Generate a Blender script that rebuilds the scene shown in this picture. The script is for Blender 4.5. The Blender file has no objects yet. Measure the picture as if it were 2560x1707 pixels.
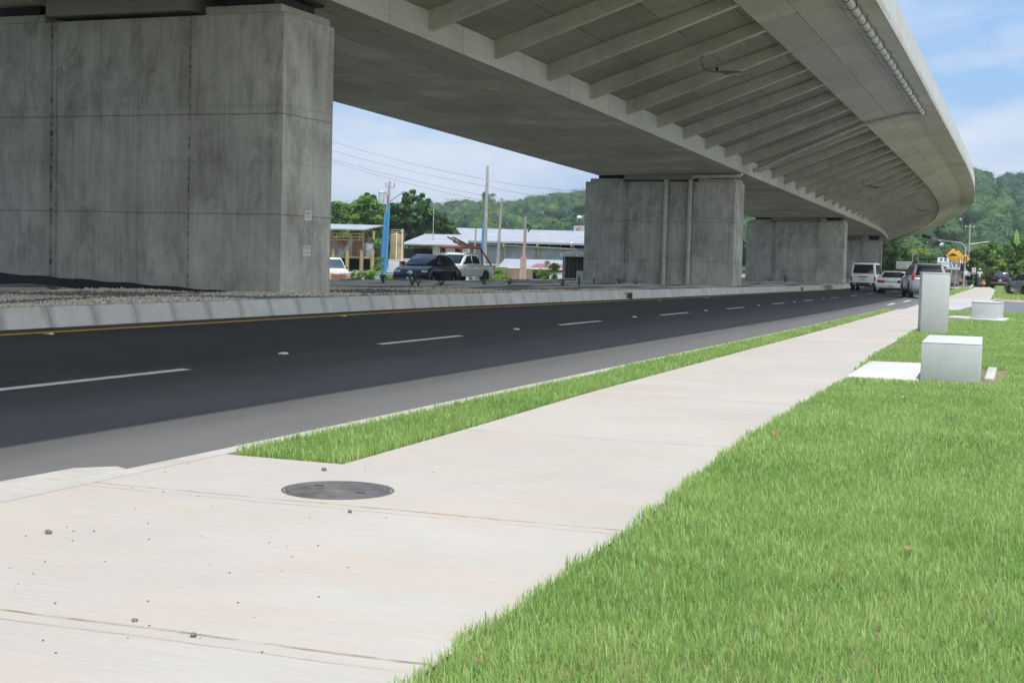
import bpy, bmesh, math, random
import numpy as np
from mathutils import Vector, Matrix
random.seed(7); RNG = np.random.default_rng(11)
SC = bpy.context.scene
COL = SC.collection
rad = math.radians

# ------------------------------------------------------------------ survey of the photograph (pixels of the 2560x1707 picture)
F = 3555.0; CX = 1280.0; CY = 853.5; CAMZ = 1.5
YAW = rad(21.535); PITCH = rad(3.3018); ROLL = rad(1.48935)
_fwd = np.array([-math.sin(YAW)*math.cos(PITCH), math.cos(YAW)*math.cos(PITCH), -math.sin(PITCH)])
_r0 = np.array([math.cos(YAW), math.sin(YAW), 0.0]); _u0 = np.cross(_r0, _fwd)
_right = math.cos(ROLL)*_r0 + math.sin(ROLL)*_u0
_up = -math.sin(ROLL)*_r0 + math.cos(ROLL)*_u0
CAMP = np.array([0, 0, CAMZ])
def ray(x, y): return _fwd + (x-CX)/F*_right - (y-CY)/F*_up
def at_z(x, y, z):
    d = ray(x, y); return CAMP + (z-CAMZ)/d[2]*d
def at_Y(x, y, Y):
    d = ray(x, y); return CAMP + Y/d[1]*d
def at_D(x, y, D): return CAMP + D*ray(x, y)
def hor(x): return 685 + .026*(x-2690)

# ------------------------------------------------------------------ alignment of the road and the deck
_K = np.array([[-60, -9.0], [0, -9.1], [40.4, -9.55], [51.6, -9.8], [77, -10.55], [100.7, -11.25], [123.8, -12.0],
               [146, -13.1], [167.5, -14.6], [198, -17.8], [244, -24.6], [336, -40.8], [420, -58]])
def _spl(xs, ys):
    xs = np.array(xs, float); ys = np.array(ys, float)
    m = np.gradient(ys, xs)
    def f(x):
        x = float(x); i = int(np.clip(np.searchsorted(xs, x)-1, 0, len(xs)-2))
        h = xs[i+1]-xs[i]; t = (x-xs[i])/h
        return ((2*t**3-3*t**2+1)*ys[i]+(t**3-2*t**2+t)*h*m[i]+(-2*t**3+3*t**2)*ys[i+1]+(t**3-t**2)*h*m[i+1])
    return f
_xs0 = np.linspace(-60, 420, 97); _raw = np.interp(_xs0, _K[:, 0], _K[:, 1])
_ker = np.hanning(9); _ker /= _ker.sum()
_sm = np.convolve(np.pad(_raw, 4, mode='reflect', reflect_type='odd'), _ker, 'valid')
xD = _spl(_xs0, _sm)
def cc(Y): return xD(Y)+9.1
def dX(Y): return (xD(Y+.5)-xD(Y-.5))
def off_pt(Y, off, z):
    s = dX(Y); n = math.hypot(1, s)
    return (xD(Y)+off/n, Y-off*s/n, z)
def kS(Y): return .045*float(np.clip((100-Y)/72, 0, 1)) if Y > 28 else .045
XE = -5.42
def road_z(X, Y): return kS(Y)*max(0.0, XE+cc(Y)-X)
def road_pt(Y, off, dz=0.0):            # off = lateral place at Y=0
    X = off+cc(Y); return (X, Y, road_z(X, Y)+dz)
def road_hit(x, y, dz=0.0):             # photo pixel -> point on the road surface
    z = 0.1
    for _ in range(25):
        p = at_z(x, y, z); z = .5*z+.5*(road_z(p[0], p[1])+dz)
    return p

# ------------------------------------------------------------------ node helpers
def mat_new(name):
    m = bpy.data.materials.new(name); m.use_nodes = True
    nt = m.node_tree; b = nt.nodes['Principled BSDF']
    return m, nt, b
class N:
    def __init__(s, nt): s.nt = nt
    def n(s, t, **k):
        o = s.nt.nodes.new(t)
        for a, v in k.items(): setattr(o, a, v)
        return o
    def link(s, a, b): s.nt.links.new(a, b)
    def val(s, sock, v):
        if hasattr(v, 'is_output') or isinstance(v, bpy.types.NodeSocket): s.link(v, sock)
        else: sock.default_value = v
    def m(s, op, a, b=0.0, c=None):
        o = s.n('ShaderNodeMath', operation=op); s.val(o.inputs[0], a); s.val(o.inputs[1], b)
        if c is not None: s.val(o.inputs[2], c)
        return o.outputs[0]
    def noise(s, vec, scale, detail=4, rough=.55, dist=0.0):
        o = s.n('ShaderNodeTexNoise'); s.link(vec, o.inputs['Vector'])
        o.inputs['Scale'].default_value = scale; o.inputs['Detail'].default_value = detail
        o.inputs['Roughness'].default_value = rough; o.inputs['Distortion'].default_value = dist
        return o.outputs['Fac']
    def voro(s, vec, scale, out='Distance', feature='F1'):
        o = s.n('ShaderNodeTexVoronoi', feature=feature); s.link(vec, o.inputs['Vector']); o.inputs['Scale'].default_value = scale
        return o.outputs[out]
    def ramp(s, fac, lo, hi, a=0.0, b=1.0):
        o = s.n('ShaderNodeMapRange'); s.val(o.inputs[0], fac); o.inputs[1].default_value = lo; o.inputs[2].default_value = hi
        o.inputs[3].default_value = a; o.inputs[4].default_value = b; return o.outputs[0]
    def mix(s, fac, a, b, mode='MIX'):
        o = s.n('ShaderNodeMix', data_type='RGBA', blend_type=mode)
        s.val(o.inputs[0], fac)
        for i, v in ((6, a), (7, b)):
            if isinstance(v, bpy.types.NodeSocket): s.link(v, o.inputs[i])
            else: o.inputs[i].default_value = (*v, 1) if len(v) == 3 else v
        return o.outputs[2]
    def coords(s, kind='Object'):
        return s.n('ShaderNodeTexCoord').outputs[kind]
    def scaled(s, vec, sc):
        o = s.n('ShaderNodeVectorMath', operation='MULTIPLY'); s.link(vec, o.inputs[0]); o.inputs[1].default_value = sc; return o.outputs[0]
    def sep(s, vec):
        o = s.n('ShaderNodeSeparateXYZ'); s.link(vec, o.inputs[0]); return o.outputs
    def bump(s, h, strength, dist, bsdf, normal=None):
        o = s.n('ShaderNodeBump'); s.link(h, o.inputs['Height']); o.inputs['Strength'].default_value = strength
        o.inputs['Distance'].default_value = dist
        if normal is not None: s.link(normal, o.inputs['Normal'])
        s.link(o.outputs[0], bsdf.inputs['Normal']); return o.outputs[0]
    def line(s, co, pos, w):          # 1 on a thin line at co == pos
        d = s.m('ABSOLUTE', s.m('SUBTRACT', co, pos)); return s.ramp(d, w*.5, w, 1.0, 0.0)

def plain(name, col, rough=.6, metal=0.0, var=.12, scale=3.0, bump=0.0, coat=0.0, spec=.5):
    m, nt, b = mat_new(name); k = N(nt); co = k.coords()
    f = k.noise(co, scale, 5)
    c2 = tuple(min(1, c*(1+var)) for c in col); c1 = tuple(c*(1-var) for c in col)
    k.link(k.mix(k.ramp(f, .3, .7), c1, c2), b.inputs['Base Color'])
    b.inputs['Roughness'].default_value = rough; b.inputs['Metallic'].default_value = metal
    b.inputs['Specular IOR Level'].default_value = spec
    if coat: b.inputs['Coat Weight'].default_value = coat; b.inputs['Coat Roughness'].default_value = .05
    if bump: k.bump(k.noise(co, scale*8, 3), bump, .02, b)
    return m
M = {}

def m_concrete(name, c_dark, c_light, streak=True, panels=None, lifts=None, stain=(.16, .12, .08), stain_amt=.5, bumpy=.15, uv=False, grid=None, big=.35, big_blotch=False):
    m, nt, b = mat_new(name); k = N(nt)
    co = k.coords('UV' if uv else 'Object')
    xyz = k.sep(co)
    big_n = k.noise(co, big, 5, .6, .4); fine = k.noise(co, 9, 6, .65)
    f = k.m('ADD', k.m('MULTIPLY', big_n, .65), k.m('MULTIPLY', fine, .35))
    if big_blotch:
        bl = k.noise(k.scaled(co, (1, 1, .8)), .8, 6, .62, 1.2)
        f = k.m('ADD', k.m('MULTIPLY', f, .55), k.m('MULTIPLY', bl, .45))
    if streak:
        st = k.noise(k.scaled(co, (2.6, 2.6, .22)), 1.6, 5, .65)
        st2 = k.noise(k.scaled(co, (9, 9, .35)), 1.5, 4, .6)
        f = k.m('ADD', k.m('MULTIPLY', f, .62), k.m('ADD', k.m('MULTIPLY', st, .26), k.m('MULTIPLY', st2, .12)))
    col = k.mix(k.ramp(f, .39, .61), c_dark, c_light)
    # brownish stains and pale scuffs with a shape of their own
    sn = k.noise(k.scaled(co, (1.3, 1.3, .45)), 1.1, 6, .7, .8)
    col = k.mix(k.m('MULTIPLY', k.ramp(sn, .55, .72), stain_amt), col, stain)
    sc = k.noise(k.scaled(co, (1.6, 1.6, 1.1)), 2.3, 3, .5)
    col = k.mix(k.m('MULTIPLY', k.ramp(sc, .7, .76), .35), col, tuple(min(1, c*1.5) for c in c_light))
    h = fine
    if panels:
        wob = k.m('MULTIPLY', k.m('SUBTRACT', k.noise(co, 5, 2), .5), .03)
        for (u, w, amt, brk) in panels:
            ln = k.line(k.m('ADD', xyz[0], wob), -u, w)
            br = k.ramp(k.noise(k.scaled(co, (.5, .5, 2.2)), 2.0+u*.3, 4, .7), .5-.25*brk, .62, .25, 1.0)
            col = k.mix(k.m('MULTIPLY', k.m('MULTIPLY', ln, amt), br), col, (.035, .028, .02))
            halo = k.line(k.m('ADD', xyz[0], wob), -u-.08, w+.22)
            col = k.mix(k.m('MULTIPLY', halo, amt*.22), col, (.13, .10, .07))
    if big_blotch:      # broad pale laitance patches and grey damp patches, each with an edge of its own
        pp_ = k.noise(k.scaled(co, (1, 1, .8)), .8, 8, .7, .35)
        col = k.mix(k.ramp(pp_, .52, .62, 0, .30), col, (.60, .59, .54))
        dp = k.noise(k.scaled(co, (1.2, 1, .55)), .9, 8, .72, .3)
        col = k.mix(k.ramp(dp, .53, .63, 0, .45), col, (.20, .195, .17))
    if lifts:
        wob = k.m('MULTIPLY', k.m('SUBTRACT', k.noise(co, 1.5, 2), .5), .05)
        zz = k.m('ADD', xyz[2], wob)
        for (z, amt) in lifts:
            col = k.mix(k.m('MULTIPLY', k.line(zz, z, .022), amt), col, (.05, .045, .038))
        # each pour cured to its own shade
        t = k.m('FLOOR', k.m('DIVIDE', xyz[2], 2.1))
        wn = k.n('ShaderNodeTexWhiteNoise', noise_dimensions='1D'); k.link(t, wn.inputs['W'])
        col = k.mix(k.m('MULTIPLY', wn.outputs['Value'], .30), col, tuple(c*.6 for c in c_dark))
    if grid:
        gu, gv = grid
        u = k.m('DIVIDE', xyz[0], gu); v = k.m('DIVIDE', xyz[1], gv)
        row = k.m('FLOOR', v)
        u2 = k.m('ADD', u, k.m('MULTIPLY', row, .37))
        cell = k.n('ShaderNodeCombineXYZ'); k.link(k.m('FLOOR', u2), cell.inputs[0]); k.link(row, cell.inputs[1])
        wn = k.n('ShaderNodeTexWhiteNoise', noise_dimensions='2D'); k.link(cell.outputs[0], wn.inputs['Vector'])
        col = k.mix(k.m('MULTIPLY', k.ramp(wn.outputs['Value'], 0, 1), .38), col, tuple(c*.62 for c in c_dark))
        fu = k.m('FRACT', u2); fv = k.m('FRACT', v)
        brk = k.ramp(k.noise(co, .9, 4, .7), .38, .6, .15, 1.0)
        l1 = k.ramp(k.m('ABSOLUTE', k.m('SUBTRACT', fu, .5)), .5-.025/gu, .5-.008/gu, 0, 1)
        l2 = k.ramp(k.m('ABSOLUTE', k.m('SUBTRACT', fv, .5)), .5-.025/gv, .5-.008/gv, 0, 1)
        ln = k.m('MULTIPLY', k.m('MAXIMUM', l1, l2), brk)
        col = k.mix(k.m('MULTIPLY', ln, .75), col, (.03, .027, .02))
        grain = k.noise(k.scaled(co, (.35, 3.0, 1)), 2.0, 4, .6)
        col = k.mix(k.m('MULTIPLY', k.ramp(grain, .5, .75), .3), col, tuple(c*.55 for c in c_dark))
    k.link(col, b.inputs['Base Color'])
    b.inputs['Roughness'].default_value = .88; b.inputs['Specular IOR Level'].default_value = .25
    k.bump(h, bumpy, .02, b)
    return m

# ------------------------------------------------------------------ mesh builder
class MB:
    def __init__(s): s.v = []; s.f = []; s.mi = []; s.uv = None; s.cur = 0
    def add(s, vs, fs):
        o = len(s.v); s.v += [tuple(map(float, p)) for p in vs]
        for f in fs: s.f.append([o+i for i in f]); s.mi.append(s.cur)
        return s
    def box(s, c, d, rz=0.0, taper=1.0, rot=None):
        x, y, z = [q/2 for q in d]
        vs = []
        for sz in (-1, 1):
            t = 1 if sz < 0 else taper
            for sx, sy in ((-1, -1), (1, -1), (1, 1), (-1, 1)):
                p = Vector((sx*x*t, sy*y*t, sz*z))
                if rot is not None: p = rot @ p
                elif rz: p = Matrix.Rotation(rz, 3, 'Z') @ p
                vs.append((c[0]+p.x, c[1]+p.y, c[2]+p.z))
        return s.add(vs, [(3, 2, 1, 0), (4, 5, 6, 7), (0, 1, 5, 4), (1, 2, 6, 5), (2, 3, 7, 6), (3, 0, 4, 7)])
    def hexa(s, b4, t4):                      # bottom 4 (ccw from above) and top 4
        return s.add(list(b4)+list(t4), [(3, 2, 1, 0), (4, 5, 6, 7), (0, 1, 5, 4), (1, 2, 6, 5), (2, 3, 7, 6), (3, 0, 4, 7)])
    def tube(s, path, r, n=8, caps=True):
        path = [Vector(p) for p in path]; rs = r if isinstance(r, (list, tuple)) else [r]*len(path)
        o = len(s.v); prev = None
        for i, p in enumerate(path):
            t = (path[min(i+1, len(path)-1)]-path[max(i-1, 0)]).normalized()
            if prev is None:
                a = Vector((0, 0, 1)) if abs(t.z) < .9 else Vector((1, 0, 0)); u = t.cross(a).normalized()
            else: u = (prev-t*prev.dot(t)).normalized()
            prev = u; w = t.cross(u)
            for j in range(n):
                a = 2*math.pi*j/n; q = p+rs[i]*(math.cos(a)*u+math.sin(a)*w); s.v.append(tuple(q))
        for i in range(len(path)-1):
            for j in range(n):
                a, b = o+i*n+j, o+i*n+(j+1) % n
                s.f.append([a, b, b+n, a+n]); s.mi.append(s.cur)
        if caps:
            s.f.append([o+j for j in range(n)][::-1]); s.mi.append(s.cur)
            e = o+(len(path)-1)*n; s.f.append([e+j for j in range(n)]); s.mi.append(s.cur)
        return s
    def lathe(s, prof, c=(0, 0, 0), n=16, axis='Z', sx=1.0, sy=1.0):
        o = len(s.v)
        for (r, h) in prof:
            for j in range(n):
                a = 2*math.pi*j/n; p = (r*math.cos(a)*sx, r*math.sin(a)*sy, h)
                if axis == 'Y': p = (p[0], p[2], p[1])
                if axis == 'X': p = (p[2], p[0], p[1])
                s.v.append((c[0]+p[0], c[1]+p[1], c[2]+p[2]))
        for i in range(len(prof)-1):
            for j in range(n):
                a, b = o+i*n+j, o+i*n+(j+1) % n
                s.f.append([a, b, b+n, a+n]); s.mi.append(s.cur)
        s.f.append([o+j for j in range(n)][::-1]); e = o+(len(prof)-1)*n; s.f.append([e+j for j in range(n)])
        s.mi += [s.cur]*2
        return s
    def prism(s, poly, y0, y1, plane='XZ', w=None):   # polygon extruded; w(z): half width overrides y0,y1
        n = len(poly); vs = []
        for side in (0, 1):
            for (a, b) in poly:
                d = (y0, y1)[side] if w is None else (-w(b), w(b))[side]
                vs.append({'XZ': (a, d, b), 'YZ': (d, a, b), 'XY': (a, b, d)}[plane])
        fs = [tuple(range(n))[::-1], tuple(range(n, 2*n))] + [(i, (i+1) % n, n+(i+1) % n, n+i) for i in range(n)]
        return s.add(vs, fs)
    def loft(s, secs, closed=True, caps=True):
        n = len(secs[0]); o = len(s.v)
        for q in secs: s.v += [tuple(map(float, p)) for p in q]
        m = n if closed else n-1
        for i in range(len(secs)-1):
            for j in range(m):
                a, b = o+i*n+j, o+i*n+(j+1) % n
                s.f.append([a, b, b+n, a+n]); s.mi.append(s.cur)
        if caps and closed:
            s.f.append([o+j for j in range(n)][::-1]); e = o+(len(secs)-1)*n; s.f.append([e+j for j in range(n)]); s.mi += [s.cur]*2
        return s
    def build(s, name, mats, parent=None, smooth=False, bevel=0.0, seg=2, loc=None, rz=0.0, angle=40):
        me = bpy.data.meshes.new(name); me.from_pydata(s.v, [], s.f); me.validate()
        bm = bmesh.new(); bm.from_mesh(me)
        mis = s.mi if len(s.mi) == len(bm.faces) else None
        if mis:
            for f, i in zip(bm.faces, mis): f.material_index = i
        bmesh.ops.recalc_face_normals(bm, faces=bm.faces)
        if bevel:
            ed = [e for e in bm.edges if len(e.link_faces) == 2 and e.calc_face_angle(0) > rad(25)]
            bmesh.ops.bevel(bm, geom=ed, offset=bevel, segments=seg, affect='EDGES', profile=.5, clamp_overlap=True)
        if smooth or bevel:
            for f in bm.faces: f.smooth = True
            for e in bm.edges:
                if len(e.link_faces) == 2 and e.calc_face_angle(0) > rad(angle): e.smooth = False
        bm.to_mesh(me); bm.free()
        for q in (mats if isinstance(mats, (list, tuple)) else [mats]): me.materials.append(q)
        o = bpy.data.objects.new(name, me); COL.objects.link(o)
        if parent is not None: o.parent = parent
        if loc is not None: o.location = loc
        if rz: o.rotation_euler = (0, 0, rz)
        return o
def tag(o, label=None, cat=None, group=None, kind=None):
    if label: o['label'] = label
    if cat: o['category'] = cat
    if group: o['group'] = group
    if kind: o['kind'] = kind
    return o
def root(name, label, cat, loc=(0, 0, 0), rz=0.0, group=None):
    o = bpy.data.objects.new(name, None); o.empty_display_size = .2; COL.objects.link(o)
    o.location = loc; o.rotation_euler = (0, 0, rz); return tag(o, label, cat, group)
def copy_tree(o, parent=None):
    c = o.copy(); COL.objects.link(c); c.parent = parent
    for ch in list(o.children): copy_tree(ch, c)
    return c
def np_mesh(name, V, Fq, mat, attrs=None, smooth=False):
    """V (n,3), Fq (m,k) same-size faces"""
    me = bpy.data.meshes.new(name); n = len(V); m, kk = Fq.shape
    me.vertices.add(n); me.vertices.foreach_set('co', np.asarray(V, np.float32).ravel())
    me.loops.add(m*kk); me.loops.foreach_set('vertex_index', Fq.astype(np.int32).ravel())
    me.polygons.add(m); me.polygons.foreach_set('loop_start', np.arange(0, m*kk, kk, dtype=np.int32))
    if smooth: me.polygons.foreach_set('use_smooth', np.ones(m, bool))
    me.update(calc_edges=True)
    for an, av in (attrs or {}).items():
        a = me.attributes.new(an, 'FLOAT', 'POINT'); a.data.foreach_set('value', np.asarray(av, np.float32))
    for q in (mat if isinstance(mat, (list, tuple)) else [mat]): me.materials.append(q)
    o = bpy.data.objects.new(name, me); COL.objects.link(o); return o
def text_mesh(body, size, name, mat, parent, mtx, depth=.004, sx=1.0):
    cu = bpy.data.curves.new(name, 'FONT'); cu.body = body; cu.size = size; cu.extrude = depth; cu.align_x = 'CENTER'; cu.align_y = 'CENTER'
    t = bpy.data.objects.new(name+'_tmp', cu); COL.objects.link(t)
    bpy.context.view_layer.update()
    me = bpy.data.meshes.new_from_object(t.evaluated_get(bpy.context.evaluated_depsgraph_get()))
    bpy.data.objects.remove(t); bpy.data.curves.remove(cu)
    me.transform(mtx @ Matrix.Diagonal((sx, 1, 1, 1))); me.materials.clear(); me.materials.append(mat)
    o = bpy.data.objects.new(name, me); COL.objects.link(o); o.parent = parent; return o
FACE = Matrix.Rotation(rad(90), 4, 'X')      # text in XY -> standing in XZ, facing -Y
# ------------------------------------------------------------------ camera, sun, sky
cam = bpy.data.cameras.new('camera'); co_ = bpy.data.objects.new('camera', cam); COL.objects.link(co_)
cam.sensor_width = 36; cam.lens = 36*F/2560; cam.clip_end = 6000; cam.clip_start = .05
co_.matrix_world = Matrix(((_right[0], _up[0], -_fwd[0], 0), (_right[1], _up[1], -_fwd[1], 0), (_right[2], _up[2], -_fwd[2], CAMZ), (0, 0, 0, 1)))
SC.camera = co_
HAZE = .00024
SUN_DIR = Vector((.15, -.25, 1)).normalized()
sl = bpy.data.lights.new('sun', 'SUN'); sl.energy = 2.68; sl.angle = rad(.53); sl.color = (1, .955, .89)
so = bpy.data.objects.new('sun', sl); COL.objects.link(so); so.rotation_euler = SUN_DIR.to_track_quat('Z', 'Y').to_euler()
W = bpy.data.worlds.new('World'); SC.world = W; W.use_nodes = True
nt = W.node_tree; k = N(nt); bg = nt.nodes['Background']
sky = k.n('ShaderNodeTexSky', sky_type='NISHITA'); sky.sun_disc = False
sky.sun_elevation = math.asin(SUN_DIR.z); sky.sun_rotation = math.atan2(SUN_DIR.x, SUN_DIR.y)
sky.altitude = 20; sky.air_density = 1.1; sky.dust_density = .6; sky.ozone_density = 2.6
vec = k.coords('Generated'); xyz = k.sep(vec)
zz = k.m('ADD', k.m('MAXIMUM', xyz[2], 0.0), .45)
pl = k.n('ShaderNodeCombineXYZ'); k.link(k.m('DIVIDE', xyz[0], zz), pl.inputs[0]); k.link(k.m('DIVIDE', xyz[1], zz), pl.inputs[1]); k.link(k.m('MULTIPLY', xyz[2], 3.4), pl.inputs[2])
plo = k.n('ShaderNodeVectorMath', operation='ADD'); k.link(pl.outputs[0], plo.inputs[0]); plo.inputs[1].default_value = (3.4, 1.9, .55)
n1 = k.noise(k.scaled(plo.outputs[0], (1, 1, 1.3)), 1.9, 9, .56, .25)
n2 = k.noise(plo.outputs[0], .8, 4, .5)
cl = k.m('ADD', k.m('MULTIPLY', n1, .7), k.m('MULTIPLY', n2, .3))
mask = k.ramp(cl, .475, .555)
mask = k.m('POWER', mask, .8)
shade = k.ramp(k.noise(k.scaled(pl.outputs[0], (1, 1, 1.6)), 2.3, 6, .6), .3, .7)
ccol = k.mix(shade, (2.3, 3.0, 4.1), (4.3, 4.5, 4.8))
# bright sky bank added out of view at right, to fill the underdeck shade
dt = k.n('ShaderNodeVectorMath', operation='DOT_PRODUCT'); k.link(vec, dt.inputs[0]); dt.inputs[1].default_value = Vector((.93, -.30, .16)).normalized()
fill_bank = k.ramp(dt.outputs['Value'], .25, .85)
ccol = k.mix(fill_bank, ccol, k.mix(shade, (7.0, 7.4, 7.8), (10.5, 10.6, 10.4)))
mask = k.m('MAXIMUM', mask, k.m('MULTIPLY', fill_bank, .8))
skyc = k.mix(.80, sky.outputs[0], (1.22, 2.22, 3.85))
k.link(k.mix(k.m('MULTIPLY', mask, .92), skyc, ccol), bg.inputs['Color']); bg.inputs['Strength'].default_value = .15
SC.view_settings.view_transform = 'Standard'; SC.view_settings.look = 'None'; SC.view_settings.gamma = 1; SC.view_settings.use_curve_mapping = False
SC.view_settings.exposure = .54
SC.cycles.use_denoising = True; SC.cycles.max_bounces = 9; SC.cycles.diffuse_bounces = 6; SC.cycles.glossy_bounces = 3; SC.cycles.transmission_bounces = 4
SC.cycles.transparent_max_bounces = 6; SC.cycles.volume_bounces = 0; SC.cycles.caustics_reflective = False; SC.cycles.caustics_refractive = False

# ------------------------------------------------------------------ materials of the setting
def m_asphalt():
    m, nt, b = mat_new('asphalt'); k = N(nt); co = k.coords()
    g = k.noise(co, 160, 3, .7); p = k.noise(k.scaled(co, (1, .12, 1)), .9, 5, .6); q = k.noise(co, 2.2, 5, .6)
    col = k.mix(k.ramp(k.m('ADD', k.m('MULTIPLY', p, .6), k.m('MULTIPLY', q, .4)), .35, .68), (.032, .034, .036), (.058, .059, .061))
    col = k.mix(k.ramp(g, .62, .8, 0, .5), col, (.17, .17, .165))
    xyz = k.sep(co)
    # sunlit strip along the kerb painted paler into the colour, fading towards the shaded lanes
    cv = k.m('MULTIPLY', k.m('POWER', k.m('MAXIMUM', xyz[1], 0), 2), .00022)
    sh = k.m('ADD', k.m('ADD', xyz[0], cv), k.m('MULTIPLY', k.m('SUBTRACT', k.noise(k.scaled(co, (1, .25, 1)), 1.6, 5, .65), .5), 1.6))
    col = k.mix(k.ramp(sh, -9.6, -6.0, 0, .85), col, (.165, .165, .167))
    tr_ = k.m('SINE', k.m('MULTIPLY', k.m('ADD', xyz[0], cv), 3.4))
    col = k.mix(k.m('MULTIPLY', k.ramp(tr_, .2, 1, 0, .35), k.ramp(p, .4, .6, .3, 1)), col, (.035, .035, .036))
    sc = k.noise(k.scaled(co, (7, .5, 1)), 1.3, 4, .7)
    col = k.mix(k.ramp(sc, .66, .8, 0, .28), col, (.16, .15, .14))
    k.link(col, b.inputs['Base Color']); b.inputs['Roughness'].default_value = .78; b.inputs['Specular IOR Level'].default_value = .35
    k.bump(k.noise(co, 220, 2), .35, .006, b); return m
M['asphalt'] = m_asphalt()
M['asphalt2'] = plain('worn_concrete_road', (.30, .29, .27), .85, var=.15, scale=.8, bump=.1)
def m_walk():
    m, nt, b = mat_new('brushed_concrete'); k = N(nt); co = k.coords(); xyz = k.sep(co)
    br = k.noise(k.scaled(co, (.9, 26, 1)), 2.2, 5, .7); big = k.noise(co, .55, 5, .6, .3); fine = k.noise(co, 30, 4, .7)
    f = k.m('ADD', k.m('MULTIPLY', br, .35), k.m('ADD', k.m('MULTIPLY', big, .45), k.m('MULTIPLY', fine, .2)))
    col = k.mix(k.ramp(f, .36, .64), (.415, .388, .357), (.515, .495, .465))
    pink = k.noise(k.scaled(co, (.5, 1.6, 1)), 1.1, 8, .72, .4)
    col = k.mix(k.ramp(pink, .46, .68, 0, .55), col, (.48, .40, .325))
    dirt = k.noise(k.scaled(co, (2.5, 9, 1)), 4, 5, .75)
    col = k.mix(k.ramp(dirt, .64, .74, 0, .45), col, (.33, .29, .25))
    pits = k.voro(k.scaled(co, (1, 2.6, 1)), 30)
    pm = k.ramp(k.noise(co, 3.2, 3), .5, .62)
    col = k.mix(k.m('MULTIPLY', k.ramp(pits, .06, .12, .55, 0), pm), col, (.30, .26, .22))
    wob = k.m('MULTIPLY', k.m('SUBTRACT', k.noise(k.scaled(co, (1, .1, 1)), 3.0, 3), .5), .05)
    yy = k.m('ADD', k.m('ADD', xyz[1], wob), k.m('MULTIPLY', xyz[0], -.035))
    hs = None
    for i, y0 in enumerate(JOINTS):
        for dy, w, a in ((0, .016, .85), (-.11, .010, .6)):
            if i > 3 and dy: continue
            ln = k.line(yy, y0+.12+dy, w*(1 if i < 4 else 2.2))
            brk = k.ramp(k.noise(k.scaled(co, (1.4, .3, 1)), 3.1+dy*20, 4, .7), .34, .58, .12, 1)
            ln = k.m('MULTIPLY', ln, brk)
            col = k.mix(k.m('MULTIPLY', ln, a if i < 4 else .4), col, (.27, .19, .125))
            hs = ln if hs is None else k.m('MAXIMUM', hs, ln)
    k.link(col, b.inputs['Base Color']); b.inputs['Roughness'].default_value = .9; b.inputs['Specular IOR Level'].default_value = .2
    h = k.m('SUBTRACT', k.m('ADD', br, k.m('MULTIPLY', fine, .6)), k.m('MULTIPLY', hs, 1.5))
    k.bump(h, .35, .006, b); return m
JOINTS = [-3.0, .6, 4.28, 6.93, 10.54, 14.25, 18.0, 21.7, 25.3, 29.0, 32.7, 36.4, 40.0, 43.7, 47.3, 80, 84, 88, 92, 96, 100, 104, 108]
M['walk'] = m_walk()
M['kerb'] = m_concrete('kerb_concrete', (.42, .40, .375), (.53, .515, .49), streak=False, stain_amt=.3)
M['slab'] = m_concrete('slab_concrete', (.58, .58, .57), (.68, .68, .66), streak=False, stain_amt=.1, bumpy=.08)
M['white_paint'] = plain('white_road_paint', (.66, .66, .63), .7, var=.16, scale=6)
M['yellow_paint'] = plain('yellow_road_paint', (.52, .34, .06), .7, var=.15, scale=5)
M['soil'] = plain('lawn_soil', (.20, .19, .085), .95, var=.4, scale=9, bump=.4)
M['dirt'] = plain('bare_dirt', (.44, .32, .24), .95, var=.25, scale=2, bump=.3)
def m_ground():
    m, nt, b = mat_new('ground'); k = N(nt); co = k.coords()
    f = k.noise(co, .05, 6, .6); g = k.noise(co, 1.3, 5, .7)
    col = k.mix(k.ramp(f, .4, .6), (.16, .20, .08), (.36, .32, .24)); col = k.mix(k.ramp(g, .45, .7, 0, .6), col, (.16, .22, .07))
    k.link(col, b.inputs['Base Color']); b.inputs['Roughness'].default_value = .95; b.inputs['Specular IOR Level'].default_value = .1
    return m
M['ground'] = m_ground()
def m_turf(name, c1, c2, c3):
    m, nt, b = mat_new(name); k = N(nt); co = k.coords()
    at = k.n('ShaderNodeAttribute', attribute_name='rnd').outputs['Fac']; tip = k.n('ShaderNodeAttribute', attribute_name='tip').outputs['Fac']
    patch = k.m('ADD', k.m('MULTIPLY', k.noise(co, .75, 5, .65, .4), .6), k.m('MULTIPLY', k.noise(co, 3.2, 4, .6), .4))
    a = k.mix(k.ramp(patch, .40, .60), c1, c2); a = k.mix(k.ramp(at, .55, 1.0, 0, .8), a, c3)
    dry = k.m('MULTIPLY', k.ramp(k.noise(co, .6, 4, .6), .52, .7, .03, .5), k.ramp(at, 0, .35, 1, 0))
    a = k.mix(dry, a, (.42, .34, .17))
    a = k.mix(k.m('MULTIPLY', tip, .25), a, (.30, .40, .10))
    k.link(a, b.inputs['Base Color']); b.inputs['Roughness'].default_value = .42; b.inputs['Specular IOR Level'].default_value = .32
    tr = k.n('ShaderNodeBsdfTranslucent'); k.link(k.mix(.35, a, (.42, .62, .17)), tr.inputs['Color'])
    ms = k.n('ShaderNodeMixShader'); ms.inputs[0].default_value = .48
    k.link(b.outputs[0], ms.inputs[1]); k.link(tr.outputs[0], ms.inputs[2]); k.link(ms.outputs[0], nt.nodes['Material Output'].inputs[0])
    return m
M['turf'] = m_turf('turf', (.24, .45, .11), (.46, .64, .22), (.58, .70, .36))
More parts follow.
